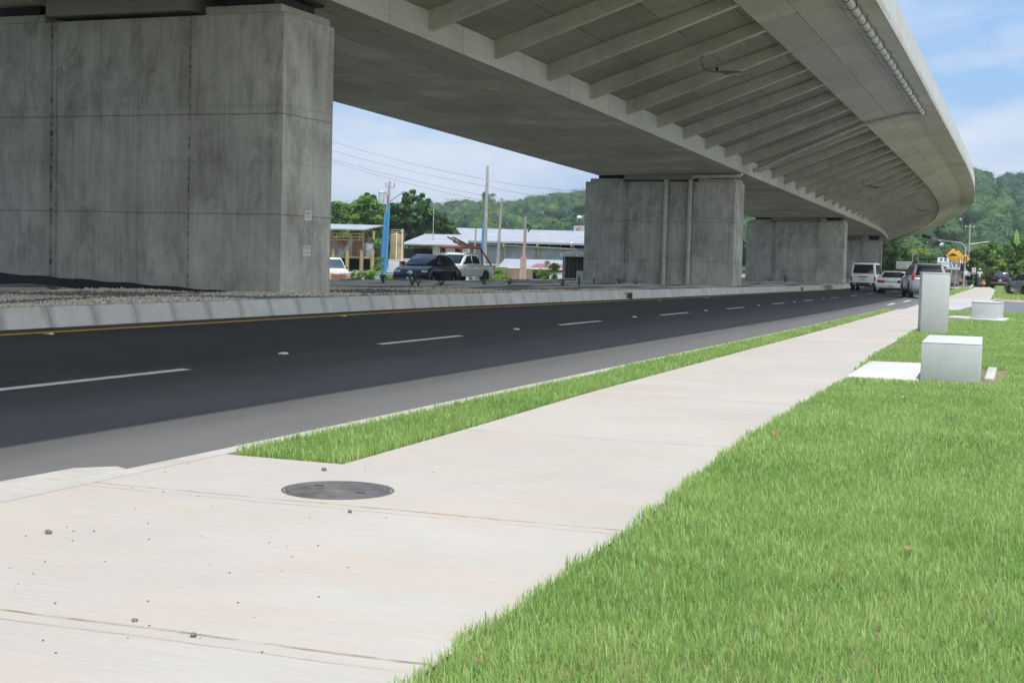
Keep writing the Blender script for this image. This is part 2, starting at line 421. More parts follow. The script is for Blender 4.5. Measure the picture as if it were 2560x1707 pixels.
def m_leaf(name, c1, c2, c3, scale=.35, trans=.25):
    m, nt, b = mat_new(name); k = N(nt); co = k.coords()
    at = k.n('ShaderNodeAttribute', attribute_name='rnd').outputs['Fac']
    a = k.mix(k.ramp(k.noise(co, scale, 3), .38, .62), c1, c2); a = k.mix(k.ramp(at, .5, 1, 0, .85), a, c3)
    k.link(a, b.inputs['Base Color']); b.inputs['Roughness'].default_value = .5; b.inputs['Specular IOR Level'].default_value = .25
    tr = k.n('ShaderNodeBsdfTranslucent'); k.link(a, tr.inputs['Color'])
    ms = k.n('ShaderNodeMixShader'); ms.inputs[0].default_value = trans
    k.link(b.outputs[0], ms.inputs[1]); k.link(tr.outputs[0], ms.inputs[2]); k.link(ms.outputs[0], nt.nodes['Material Output'].inputs[0])
    return m
M['soffit'] = m_concrete('soffit_concrete', (.46, .43, .365), (.70, .67, .585), streak=False, uv=True, grid=(2.44, 1.22), stain_amt=.22, big=.25)
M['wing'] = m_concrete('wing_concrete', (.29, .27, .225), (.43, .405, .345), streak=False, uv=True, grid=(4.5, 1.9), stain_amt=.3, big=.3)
M['fascia'] = m_concrete('fascia_concrete', (.54, .53, .485), (.66, .65, .60), streak=False, uv=True, grid=(4.5, 1.25), stain_amt=.1, big=.25)
M['parapet'] = m_concrete('parapet_concrete', (.55, .56, .55), (.66, .67, .66), streak=True, stain_amt=.2)
M['rib'] = m_concrete('rib_concrete', (.45, .425, .365), (.61, .585, .515), streak=False, stain_amt=.3, big=.8)
M['pier'] = m_concrete('pier_concrete', (.30, .292, .258), (.62, .615, .56), panels=[(2.3, .03, .95, .2), (5.95, .05, .95, .3), (5.8, .03, .5, .6), (3.62, .014, .4, 1), (4.62, .014, .45, 1)],
                       lifts=[(-2.1, .42), (-4.2, .38), (-1.92, .14), (-3.1, .12)], stain_amt=.6, bumpy=.25, big_blotch=True, big=.6)
M['plinth'] = m_concrete('plinth_concrete', (.32, .31, .28), (.48, .465, .42), stain_amt=.5)
M['rubber'] = plain('black_rubber', (.012, .012, .014), .7, var=.2)
M['bitumen'] = plain('bitumen_coat', (.010, .011, .012), .55, var=.3, scale=4, bump=.2)
M['pipe'] = plain('grey_pipe', (.50, .50, .47), .5, var=.12, scale=3)
M['pipe_ring'] = plain('dark_pipe_ring', (.12, .115, .10), .6)
M['galv'] = plain('galvanised_steel', (.50, .52, .54), .4, .6, var=.12, scale=4)
M['box'] = m_concrete('cabinet_concrete', (.49, .52, .53), (.62, .645, .655), streak=True, stain=(.33, .31, .27), stain_amt=.30, bumpy=.07)
M['cover'] = None

# ------------------------------------------------------------------ ground, roads
def smooth01(t): t = float(np.clip(t, 0, 1)); return t*t*(3-2*t)
def ground_z(X, Y):
    d = -(X-cc(min(max(Y, -60), 400)))             # metres left of the lens line
    z = -.15-.75*smooth01((d-38)/10)
    return z
def build_ground():
    xs = sorted(set(list(np.linspace(-60, 20, 65))+[-2500, -1500, -900, -600, -400, -300, -220, -160, -120, -100, -90, -80, -70, 30, 45, 70, 110, 180, 300, 600, 1200, 2500]))
    ys = sorted(set(list(np.linspace(-60, 200, 66))+[-1500, -600, -250, -120, 220, 250, 300, 360, 420, 520, 700, 1000, 1500, 2500, 3500]))
    V = [(x, y, ground_z(x, y)) for y in ys for x in xs]; nx = len(xs)
    Fq = [(j*nx+i, j*nx+i+1, (j+1)*nx+i+1, (j+1)*nx+i) for j in range(len(ys)-1) for i in range(nx-1)]
    tag(np_mesh('ground', np.array(V), np.array(Fq), M['ground'], smooth=True), kind='structure')
build_ground()
def strip(name, stations, offs, zf, mat, kind='structure', close=False):
    V = []; n = len(offs)
    for Y in stations:
        for o in offs: V.append((o+cc(Y), Y, zf(o, Y)))
    Fq = [(j*n+i+1, j*n+i, (j+1)*n+i, (j+1)*n+i+1) for j in range(len(stations)-1) for i in range(n-1)]
    ob = np_mesh(name, np.array(V), np.array(Fq), mat, smooth=False)
    if kind: tag(ob, kind=kind)
    return ob
ST = list(np.arange(-30, 332, 3.0))
KB = -13.35
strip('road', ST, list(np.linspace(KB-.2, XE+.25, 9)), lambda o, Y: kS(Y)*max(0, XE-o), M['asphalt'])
strip('opposite_road', ST, [-37.5, -33.5, -30, -26.3], lambda o, Y: -.06, M['asphalt2'])
# near kerb with a dropped apron; kerb is a real step
def kerb_loft(name, prof, stations, mat):
    mb = MB(); secs = []
    for Y in stations: secs.append([(o+cc(Y), Y, z(Y) if callable(z) else z) for (o, z) in prof])
    mb.loft(secs); return tag(mb.build(name, mat), kind='structure')
kerb_loft('kerb', [(XE-.02, -.1), (XE+.0, .105), (XE+.02, .125), (XE+.17, .125), (XE+.17, -.1)], list(np.arange(-8, 51, 1.5)), M['kerb'])
kerb_loft('far_kerb', [(XE-.02, -.1), (XE, .11), (XE+.17, .11), (XE+.17, -.1)], list(np.arange(80, 330, 3.0)), M['kerb'])
tag(MB().add([(x_, y_, road_z(x_, y_)+.006) for x_, y_ in ((-6.25, 4.4), (-5.45, 4.0), (-5.45, 7.75), (-6.0, 7.95), (-6.16, 7.7), (-6.2, 6.2))], [(0, 1, 2, 3, 4, 5)]).build('kerb_apron', M['kerb']), kind='structure')
# median kerb: leaning face, cast in lengths with open joints
kb0 = lambda Y: kS(Y)*(XE-KB)
mbk = MB(); Y = -6.0
while Y < 150:
    L = 1.02 if Y < 75 else 4.0
    a, b_ = Y+.003, Y+L-.003
    sec = lambda y: [(KB+cc(y), y, kb0(y)-.15), (KB-.02+cc(y), y, kb0(y)+.02), (KB-.11+cc(y), y, kb0(y)+.285), (KB-.13+cc(y), y, kb0(y)+.30), (KB-.28+cc(y), y, kb0(y)+.30), (KB-.28+cc(y), y, kb0(y)-.15)]
    mbk.loft([sec(a), sec(b_)]); Y += L
def m_mkerb():
    m, nt, b = mat_new('median_kerb_concrete'); k = N(nt); co = k.coords(); xyz = k.sep(co)
    f = k.m('ADD', k.m('MULTIPLY', k.noise(co, 2.2, 6, .6), .6), k.m('MULTIPLY', k.noise(co, 40, 3, .6), .4))
    col = k.mix(k.ramp(f, .36, .64), (.42, .42, .40), (.57, .57, .545))
    u = k.m('FRACT', k.m('DIVIDE', k.m('ADD', xyz[1], 6.0), 1.02))
    d = k.m('SUBTRACT', .5, k.m('ABSOLUTE', k.m('SUBTRACT', u, .5)))
    wet = k.m('MULTIPLY', k.ramp(k.m('ADD', d, k.m('MULTIPLY', k.m('SUBTRACT', k.noise(co, 5, 3), .5), .22)), .02, .17, 1, 0), k.ramp(xyz[1], 10, 45, .95, .25))
    col = k.mix(k.m('MULTIPLY', wet, .7), col, (.20, .20, .175))
    cellid = k.m('FLOOR', k.m('DIVIDE', k.m('ADD', xyz[1], 6.0), 1.02)); wn = k.n('ShaderNodeTexWhiteNoise', noise_dimensions='1D'); k.link(cellid, wn.inputs['W'])
    col = k.mix(k.m('MULTIPLY', wn.outputs[0], .35), col, (.33, .33, .315))
    k.link(col, b.inputs['Base Color']); b.inputs['Roughness'].default_value = .85; k.bump(f, .15, .01, b); return m
tag(mbk.build('median_kerb', m_mkerb()), kind='structure')
# drain mouths of the kerb
for i, (px, py) in enumerate([(1566, 747), (1995, 727)]):
    p = road_hit(px, py); r_ = root('kerb_drain', 'dark square drain mouth in the kerb face opposite the pier with the pipes' if i == 0 else 'small drain mouth in the kerb face near the white van', 'drain', (KB+cc(p[1])-.045, p[1], kb0(p[1])+.11), group='drain mouths in the median kerb')
    MB().box((.012, 0, 0), (.03, .62, .2)).build('opening', M['rubber'], r_)
    MB().box((.02, -.33, .0), (.05, .04, .22)).box((.02, .33, 0), (.05, .04, .22)).box((.02, 0, .12), (.05, .70, .03)).build('frame', M['kerb'], r_)
# gravel bed in waves of pale and dark stone
def bed_z(o, Y): return kb0(Y)+.26+.03*math.sin(o*2.1+Y*.35)+.02*math.sin(Y*.9-o)
def m_gravel():
    m, nt, b = mat_new('gravel'); k = N(nt); co = k.coords(); xyz = k.sep(co)
    wv = k.m('ADD', k.m('MULTIPLY', k.m('SINE', k.m('ADD', k.m('MULTIPLY', xyz[1], .145), -.9)), 1.05), k.m('MULTIPLY', k.m('SINE', k.m('MULTIPLY', xyz[1], .41)), .22))
    t = k.m('ADD', k.m('ADD', xyz[0], wv), k.m('MULTIPLY', k.m('SUBTRACT', k.noise(co, 5, 3), .5), .16))
    t = k.m('SUBTRACT', t, k.m('MULTIPLY', k.m('POWER', k.m('MAXIMUM', k.m('SUBTRACT', xyz[1], 20), 0), 2), -.00010))
    fr = k.m('FRACT', k.m('DIVIDE', k.m('ADD', t, 53.05), 2.35))
    band = k.ramp(k.m('ABSOLUTE', k.m('SUBTRACT', fr, .5)), .17, .19)
    st = k.n('ShaderNodeTexVoronoi'); k.link(co, st.inputs['Vector']); st.inputs['Scale'].default_value = 26
    v = k.sep(st.outputs['Color'])[0]
    dark = k.mix(v, (.15, .155, .155), (.31, .315, .315)); pale = k.mix(v, (.58, .52, .43), (.84, .78, .68))
    k.link(k.mix(band, dark, pale), b.inputs['Base Color']); b.inputs['Roughness'].default_value = .9
    k.bump(k.m('SUBTRACT', 1, st.outputs['Distance']), .9, .03, b); return m
M['gravel'] = m_gravel()
offs = list(np.linspace(KB-.27, -26.2, 40)); sts = list(np.arange(-6, 40, .6))+list(np.arange(40, 200, 2.0))
gv = strip('gravel_bed', sts, offs, bed_z, M['gravel'])
# loose stones on the bed where the photo shows them largest
def stones(n, size, xr, yr):
    xr = sorted(xr)
    base = np.array([(1, 0, 0), (-1, 0, 0), (0, 1, 0), (0, -1, 0), (0, 0, 1), (0, 0, -1)], float)
    fc = np.array([(0, 2, 4), (2, 1, 4), (1, 3, 4), (3, 0, 4), (2, 0, 5), (1, 2, 5), (3, 1, 5), (0, 3, 5)])
    V = np.zeros((n, 6, 3))
    for i in range(n):
        o = RNG.uniform(*xr); y = RNG.uniform(*yr); s = size*RNG.uniform(.5, 1.4)
        a = RNG.uniform(0, 6.28); c_, s_ = math.cos(a), math.sin(a)
        p = base*np.array([s, s*RNG.uniform(.6, 1), s*RNG.uniform(.5, .8)])*RNG.uniform(.8, 1.2, (6, 1))
        p = np.stack([p[:, 0]*c_-p[:, 1]*s_+p[:, 2]*.2, p[:, 0]*s_+p[:, 1]*c_, p[:, 2]], 1)
        V[i] = p+np.array([o+cc(y), y, bed_z(o, y)+s*.25])
    Fq = (np.arange(n)[:, None, None]*6+fc[None]).reshape(-1, 3)
    return V.reshape(-1, 3), Fq
va, fa = stones(15000, .042, (KB-.30, KB-4.8), (12.5, 25.6)); vb, fb = stones(6000, .04, (KB-.30, KB-4.0), (25.6, 44))
tag(np_mesh('gravel_stones', np.vstack([va, vb]), np.vstack([fa, fb+len(va)]), M['gravel']), 'loose pale and dark gravel lying in waves along the median', 'gravel', kind='stuff')

# road markings
mk = MB()
def dash(Y0, Y1, off, w=.13):
    n = max(2, int((Y1-Y0)/1.0)+1); ys = np.linspace(Y0, Y1, n); o = len(mk.v)
    for y in ys: mk.v += [road_pt(y, off-w/2, .006), road_pt(y, off+w/2, .006)]
    for i in range(n-1): mk.f.append([o+2*i+1, o+2*i, o+2*i+2, o+2*i+3]); mk.mi.append(mk.cur)
DS = []
for (a, b_) in [((-95, 945), (400, 845)), ((860, 790), (1065, 772)), ((1265, 745), (1385, 738)), ((1505, 723), (1580, 718)), ((1660, 709), (1712, 706)), ((1765, 698), (1803, 696)), ((1843, 691), (1868, 689)), ((1905, 684.5), (1928, 683))]:
    s = 2560/2352; p = road_hit(a[0]*s, a[1]*s); q = road_hit(b_[0]*s, b_[1]*s); DS.append((p[1], q[1], (p[0]-cc(p[1])+q[0]-cc(q[1]))/2))
LANE = float(np.mean([d[2] for d in DS[:6]]))
for d in DS: dash(d[0], d[1], .5*d[2]+.5*LANE)
yy = DS[-1][1]+5
while yy < 200: dash(yy, yy+3.1, LANE); yy += 8.2
for pa, pb in (((2251, 741), (2280, 733)), ((2216, 762), (2240, 757))): pass
tag(mk.build('lane_marking', M['white_paint']), kind='structure')
mk = MB(); dash(-25, 150, -12.86, .16)
yl = mk.build('edge_marking', M['yellow_paint']); tag(yl, kind='structure')
mk = MB()
for (za, zb) in (((663, 893), (785, 876)), ((870, 857), (970, 838))):      # short dashes of the turning lane, seen beside the silver car
    a = (2080+za[0]/4.9, 580+za[1]/4.9); b_ = (2080+zb[0]/4.9, 580+zb[1]/4.9); p = road_hit(*a); q = road_hit(*b_)
    dash(min(p[1], q[1]), max(p[1], q[1]), (p[0]-cc(p[1])+q[0]-cc(q[1]))/2, .14)
tag(mk.build('turning_lane_marking', M['white_paint']), kind='structure')

# road studs
def stud(px, py, label, mat, group):
    p = road_hit(px, py, 0); r_ = root('road_stud', label, 'road stud', (p[0], p[1], p[2]+.002), rad(90), group)
    MB().hexa([(-.06, -.055, 0), (.06, -.055, 0), (.06, .055, 0), (-.06, .055, 0)], [(-.045, -.03, .022), (.045, -.03, .022), (.045, .03, .022), (-.045, .03, .022)]).build('housing', mat, r_, bevel=.004)
    MB().hexa([(-.04, -.058, .003), (.04, -.058, .003), (.04, -.052, .003), (-.04, -.052, .003)], [(-.038, -.036, .019), (.038, -.036, .019), (.038, -.032, .019), (-.038, -.032, .019)]).build('reflector', M['reflector'], r_)
M['reflector'] = plain('reflector', (.7, .72, .72), .2)
M['stud_w'] = plain('white_stud', (.72, .73, .72), .35); M['stud_y'] = plain('yellow_stud', (.62, .42, .04), .4)
ords = ['first', 'second', 'third', 'fourth', 'fifth', 'sixth', 'seventh']
for i, (x, y) in enumerate([(708, 885), (1291, 824), (1586, 793), (1765, 777), (1897, 763.5), (1986, 755), (2059, 747)]):
    stud(x, y, 'white road stud in the %s gap between lane dashes, counted from the left' % ords[i], M['stud_w'], 'white studs between the lane dashes')
for i, (x, y) in enumerate([(122, 836), (857, 791), (1650, 752), (1768, 745)]):
    stud(x, y, 'yellow road stud beside the yellow edge line, %s from the left' % ords[i], M['stud_y'], 'yellow studs along the median edge line')

# pavement
def wl(Y):      # lawn-side edge of the pavement
    return float(np.interp(Y, [-10, 4.1, 5, 6.7, 8, 10, 11, 14.5, 17.8, 21.6, 25.4, 33.3, 51], [-1.85, -1.94, -2.0, -2.06, -2.16, -2.3, -2.38, -2.5, -2.58, -2.84, -3.06, -3.32, -4.0]))
def ws(Y):      # road-side edge where the grass strip is
    return float(np.interp(Y, [8.3, 10.7, 14.3, 22.4, 32.5, 49.6], [-4.45, -4.54, -4.72, -4.93, -5.17, -5.66]))
GS0 = 8.28
V = []; Fq = []
ys = [-10]+list(np.arange(-8, GS0, 1.0))+[GS0]
def quadstrip(ys, fl, fr, z):
    o = len(V)
    for y in ys: V.extend([(fl(y), y, z), (fr(y), y, z)])
    for i in range(len(ys)-1): Fq.append((o+2*i, o+2*i+1, o+2*i+3, o+2*i+2))
quadstrip(ys, lambda y: XE+.165+cc(y), wl, .12); quadstrip([GS0+.002]+list(np.arange(9, 50.6, 1.0))+[51], ws, wl, .12)
o = len(V); V += [(-6.55, 78.6, .1), (-4.25, 78.6, .1), (-6.15, 122, .1), (-7.75, 117, .1), (-7.2, 136, .1), (-10.6, 140, .1), (-10.6, 124, .1)]
Fq += [(o, o+1, o+2, o+3), (o+3, o+2, o+4, o+6)]; Fq.append((o+6, o+4, o+5, o+5)) if False else None
tag(np_mesh('pavement', np.array(V), np.array(Fq), M['walk']), kind='structure')
V2 = [(-6.55, 78.6, .1), (-4.25, 78.6, .1), (-4.2, 77.9, .034), (-6.6, 77.9, .034), (-6.15, 122, .1), (-6.0, 122, .04), (-4.1, 78.6, .04)]
tag(MB().add(V2, [(0, 3, 2, 1), (1, 6, 5, 4), (1, 2, 6)]).build('pavement_ramp', M['walk']), kind='structure')
# slab edges of the pavement (a real thickness towards the lawn and the side road)
# side road and its concrete crossing
M['crossing'] = m_concrete('crossing_concrete', (.42, .42, .43), (.52, .52, .53), streak=False, stain_amt=.15)
sr = MB(); sr.add([(-6.2, 51, .03), (-3.0, 51.6, .03), (40, 42, .03), (60, 62, .03), (-1.0, 74.5, .03), (-4.2, 78.6, .03), (-7.0, 79.5, .03)], [(0, 1, 2, 3, 4, 5, 6)])
tag(sr.build('side_road', plain('side_road_asphalt', (.16, .17, .19), .8, var=.12, scale=.7)), kind='structure')
cr = MB(); cr.add([(-5.75, 51.2, .038), (-4.1, 51.6, .038), (-3.75, 78.4, .038), (-6.7, 78.8, .038)], [(0, 1, 2, 3)])
for i in range(12):
    t0 = 52.5+i*2.1
tag(cr.build('crossing', M['crossing']), kind='structure')
sk = MB()
sk.add([(-4.25, 78.2, .04), (-2.4, 73.4, .04), (4, 71.2, .04), (4.2, 73.0, .13), (-2.0, 75.4, .13), (-3.9, 80.2, .13)], [(0, 1, 4, 5), (1, 2, 3, 4)])
tag(sk.build('dirt_verge', M['dirt']), kind='structure')
tag(MB().add([(-7.7, 79.2, .06), (-6.3, 78.7, .06), (-7.62, 117.0, .06), (-8.6, 117, .06)], [(0, 1, 2, 3)]).add([(-4.0, 79.0, .06), (-2.0, 75.0, .06), (3, 73, .06), (10, 100, .06), (0, 150, .06), (-7.0, 150, .06), (-6.0, 122, .06)], [(0, 1, 2, 3, 4, 5, 6)]).build('far_verge', M['ground']), kind='structure')
# lawn soil
lv = MB(); n0 = len(lv.v); ys = [-10]+list(np.arange(-8, 51, 1.5))+[51.0]
for y in ys: lv.v += [(wl(y)-.01, y, .105), (wl(y)+.4, y, .11), (9, y, .11)]
for i in range(len(ys)-1):
    for j in (0, 1): lv.f.append([3*i+j, 3*i+j+1, 3*i+j+4, 3*i+j+3]); lv.mi.append(0)
tag(lv.build('lawn_soil', M['soil']), kind='structure')
sv = MB(); ys = [GS0]+list(np.arange(9, 49, 1.5))+[49.6]
for y in ys: sv.v += [(XE+.168+cc(y), y, .108), (ws(y)+.004, y, .108)]
for i in range(len(ys)-1): sv.f.append([2*i, 2*i+1, 2*i+3, 2*i+2]); sv.mi.append(0)
tag(sv.build('strip_soil', M['soil']), kind='structure')

# grass blades
SLAB1 = (-2.62, -.87, 17.95, 21.2)
def in_slab(x, y):
    a = (x > -2.66) & (x < -1.62) & (y > 17.9) & (y < 21.25)
    b_ = (x > -1.78) & (x < -.80) & (y > 18.05) & (y < 21.25)
    c_ = (x > -3.18) & (x < -2.50) & (y > 32.1) & (y < 32.9)
    d_ = (x > -3.45) & (x < -1.72) & (y > 41.2) & (y < 43.6)
    return a | b_ | c_ | d_
def blades(pts, h, w, z0):
    n = len(pts); a = RNG.uniform(0, 2*np.pi, n); ln = RNG.uniform(.45, 1.25, n)*h
    lean = np.abs(RNG.normal(.5, .32, n)); wd = w*RNG.uniform(.6, 1.25, n)
    d = np.stack([np.cos(a), np.sin(a)], 1); s = np.stack([-d[:, 1], d[:, 0]], 1)
    V = np.zeros((n, 5, 3)); zb = np.full(n, z0-.008)
    b0 = pts; mid = pts+d*(ln*lean*.35)[:, None]; tip = pts+d*(ln*lean)[:, None]
    hz = ln*np.sqrt(np.clip(1-(lean*.75)**2, .12, 1))
    V[:, 0, :2] = b0-s*(wd/2)[:, None]; V[:, 1, :2] = b0+s*(wd/2)[:, None]; V[:, 0, 2] = V[:, 1, 2] = zb
    V[:, 2, :2] = mid+s*(wd*.42)[:, None]; V[:, 3, :2] = mid-s*(wd*.42)[:, None]; V[:, 2, 2] = V[:, 3, 2] = z0+hz*.62
    V[:, 4, :2] = tip; V[:, 4, 2] = z0+hz
    i = np.arange(n)[:, None]*5
    F4 = i+np.array([[0, 1, 2, 3]]); F3 = i+np.array([[3, 2, 4]])
    rnd = np.repeat(RNG.uniform(0, 1, n), 5); tipa = np.tile([0, 0, .5, .5, 1.0], n)
    # triangles only, so one face size
    T = np.concatenate([F4[:, [0, 1, 2]], F4[:, [0, 2, 3]], F3]); return V.reshape(-1, 3), T, rnd, tipa
def grass(name, zones, label):
    Vs = []; Ts = []; R_ = []; A = []; o = 0
    for (x0, x1, y0, y1, dens, h, w, test) in zones:
        n = int((x1-x0)*(y1-y0)*dens); p = np.stack([RNG.uniform(x0, x1, n), RNG.uniform(y0, y1, n)], 1)
        clump = np.sin(p[:, 0]*9+np.sin(p[:, 1]*7)*2)*np.sin(p[:, 1]*8+np.cos(p[:, 0]*6)*2)
        p = p[test(p) & (RNG.uniform(0, 1, n) < .72+.28*clump)]
        v, t, r, a = blades(p, h, w, .11); Vs.append(v); Ts.append(t+o); R_.append(r); A.append(a); o += len(v)
    return tag(np_mesh(name, np.vstack(Vs), np.vstack(Ts), M['turf'], {'rnd': np.concatenate(R_), 'tip': np.concatenate(A)}), label, 'grass', kind='stuff')
vwl = lambda p, e=-.012: p[:, 0] > np.interp(p[:, 1], np.linspace(-10, 52, 125), [wl(y) for y in np.linspace(-10, 52, 125)])+e+.03*np.sin(p[:, 1]*7)*np.sin(p[:, 1]*2.3)
lt = lambda p: vwl(p) & ~in_slab(p[:, 0], p[:, 1])
grass('lawn_grass', [(-2.2, .6, 1.5, 6.0, 9500, .066, .0050, lt), (-2.3, .6, 6.0, 9.5, 7000, .068, .0060, lt), (.6, 3, 1.5, 9.5, 1500, .085, .008, lt), (-2.7, .8, 9.5, 17, 4200, .068, .0085, lt), (-3.0, .8, 17, 28, 2400, .07, .012, lt),
                     (.8, 4, 9.5, 28, 450, .09, .016, lt), (-4.0, 1.2, 28, 51, 1200, .07, .018, lt), (1.2, 6, 28, 51, 250, .09, .025, lt)], 'short green turf of the wide lawn right of the pavement')
vst = lambda p: (p[:, 0] < np.interp(p[:, 1], np.linspace(8, 50, 85), [ws(y) for y in np.linspace(8, 50, 85)])-.012) & (p[:, 0] > XE+.2+np.interp(p[:, 1], np.linspace(8, 50, 85), [cc(y) for y in np.linspace(8, 50, 85)])) & (p[:, 1] > GS0+.02)
grass('verge_grass', [(-5.3, -4.4, GS0, 17, 5600, .085, .0075, vst), (-5.7, -4.6, 17, 29, 2600, .08, .012, vst), (-6.2, -5.0, 29, 49.5, 1500, .08, .016, vst)], 'narrow strip of green turf between kerb and pavement')
fv = lambda p: ((p[:, 0] < -6.3-(p[:, 1]-78.7)*.0345) & (p[:, 0] > -7.7-(p[:, 1]-79)*.02)) | (p[:, 0] > -4.05-(p[:, 1]-79)*.045+np.maximum(0, 79-p[:, 1])*.45)
grass('far_grass', [(-9, 2, 75, 120, 160, .09, .05, fv), (-8, 3, 120, 150, 60, .10, .08, fv)], 'turf of the far verges beyond the side road')
#@@PART3
# ------------------------------------------------------------------ overpass
zB = _spl([-60, 0, 31, 60, 112, 150, 180, 250, 340, 420], [8.0, 7.38, 6.96, 6.50, 5.84, 5.55, 5.38, 5.12, 4.95, 4.9])
zA = lambda Y: zB(Y)-.12
zC = lambda Y: zB(Y)+float(np.interp(Y, [30, 60], [.22, .32]))
zSW = lambda Y: zC(Y)+.50
zD = lambda Y: 9.2-.0055*(Y-30)
zE = lambda Y: 9.63-.0032*(Y-46)
zF = lambda Y: 9.70-.0040*(Y-45)
DY = list(np.arange(-45, 60, 3.0))+list(np.arange(60, 400, 4.0))
OP = root('overpass', 'long curving concrete overpass with slanting ribs under its wing', 'overpass', (xD(50), 50, 0))
def opx(Y, off, z): p = off_pt(Y, off, z); return (p[0]-OP.location.x, p[1]-50, p[2])
def deck_loft(name, prof, mats, parent, mi=None, ys=DY, uvscale=1.0, smooth=False):
    """prof: list of (off, z function); closed loop; UV = (station, running width)"""
    V = []; n = len(prof)
    for Y in ys:
        for (o, z) in prof: V.append(opx(Y, o, z(Y) if callable(z) else z))
    fs = []
    for i in range(len(ys)-1):
        for j in range(n):
            a, b_ = i*n+j, i*n+(j+1) % n; fs.append([a, b_, b_+n, a+n])
    me = bpy.data.meshes.new(name); me.from_pydata(V, [], fs+[list(range(n))[::-1], [(len(ys)-1)*n+j for j in range(n)]])
    uv = me.uv_layers.new(name='UVMap'); run = [0.0]
    z0 = [(z(40) if callable(z) else z) for (_, z) in prof]
    for j in range(n): run.append(run[-1]+math.hypot(prof[(j+1) % n][0]-prof[j][0], z0[(j+1) % n]-z0[j]))
    for pi, p in enumerate(me.polygons):
        if pi >= len(fs): continue
        i, j = divmod(pi, n); uvs = [(ys[i], run[j]), (ys[i], run[j+1]), (ys[i+1], run[j+1]), (ys[i+1], run[j])]
        for li, q in zip(p.loop_indices, uvs): uv.data[li].uv = q
        if mi: p.material_index = mi[j]
    for q in (mats if isinstance(mats, (list, tuple)) else [mats]): me.materials.append(q)
    bm = bmesh.new(); bm.from_mesh(me); bmesh.ops.recalc_face_normals(bm, faces=bm.faces); bm.to_mesh(me); bm.free()
    o = bpy.data.objects.new(name, me); COL.objects.link(o); o.parent = parent; return o
LW = -22.3
deck_loft('box_girder', [(-13.9, zA), (-5.9, zB), (-5.9, lambda Y: zSW(Y)+.02), (-13.9, lambda Y: zA(Y)+1.0)], [M['soffit'], M['fascia']], OP, mi=[0, 1, 1, 1])
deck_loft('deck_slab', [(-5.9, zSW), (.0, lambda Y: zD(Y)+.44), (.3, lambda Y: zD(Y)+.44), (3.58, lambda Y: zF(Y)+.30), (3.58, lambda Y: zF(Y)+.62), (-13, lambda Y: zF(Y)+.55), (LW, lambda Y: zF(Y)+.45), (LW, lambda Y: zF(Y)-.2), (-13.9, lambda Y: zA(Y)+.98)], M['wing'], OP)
deck_loft('edge_beam', [(0, zD), (2.1, zE), (3.6, zF), (3.6, lambda Y: zF(Y)+.28), (.3, lambda Y: zD(Y)+.43), (0, lambda Y: zD(Y)+.43)], M['fascia'], OP)
deck_loft('parapet', [(3.38, lambda Y: zF(Y)+.30), (3.59, lambda Y: zF(Y)+.30), (3.57, lambda Y: zF(Y)+1.14), (3.42, lambda Y: zF(Y)+1.14)], M['parapet'], OP)
deck_loft('parapet', [(LW+.02, lambda Y: zF(Y)+.47), (LW+.25, lambda Y: zF(Y)+.47), (LW+.22, lambda Y: zF(Y)+1.2), (LW+.05, lambda Y: zF(Y)+1.2)], M['parapet'], OP)
# ribs under the wing, one by one
RIBY = [32.9+4.52*k for k in range(-6, 45)]
for Y in RIBY:
    mb = MB(); t = .13; s = []
    for (o, zb, zt) in ((-5.92, zC(Y), zSW(Y)+.03), (-2.9, (zC(Y)+zD(Y)+.03)/2, (zSW(Y)+zD(Y)+.44)/2+.03), (.02, zD(Y)+.03, zD(Y)+.43)):
        s.append([opx(Y-t, o, zb), opx(Y+t, o, zb), opx(Y+t, o, zt), opx(Y-t, o, zt)])
    mb.loft(s); mb.build('rib', M['rib'], OP, bevel=.018, seg=1)
# drain pipes hung under the wing
pp = MB(); ys = np.arange(20, 74.1, 1.35); pw = [opx(Y, 2.95, zF(Y)-.26) for Y in ys]
for i in range(len(ys)-1):
    a, b_ = Vector(pw[i]), Vector(pw[i+1]); d = (b_-a)
    pp.tube([a+d*.02, b_-d*.02], .135, 12)
pr = MB()
for i in range(len(ys)):
    a = Vector(pw[i]); d = (Vector(pw[min(i+1, len(ys)-1)])-Vector(pw[max(i-1, 0)])).normalized()
    pr.tube([a-d*.045, a+d*.045], .15, 12)
    if i % 2 == 0: pr.tube([a+Vector((.16, 0, -.1)), a+Vector((.16, 0, .34))], .012, 5)
o_=len(pp.v); pp.v+=pr.v; pp.f+=[[i+o_ for i in f] for f in pr.f]; pp.mi+=[1]*len(pr.f); pp.build('drain_pipe', [M['pipe'], M['pipe_ring']], OP, smooth=True)
cp = MB(); path = [opx(74.2, 2.95, zF(74)-.26), opx(74.3, 2.1, zE(74)-.22), opx(74.4, -.1, zD(74)-.18), opx(74.6, -2.9, (zC(74)+zD(74))/2-.17), opx(74.7, -5.55, zC(74)-.16)]
cp.tube(path, .11, 10)
for i in range(4):
    m_ = (Vector(path[i])+Vector(path[i+1]))/2; cp.tube([m_+Vector((.13, 0, -.12)), m_+Vector((.13, 0, .3))], .012, 5)
cp.build('drain_pipe', M['pipe'], OP, smooth=True)

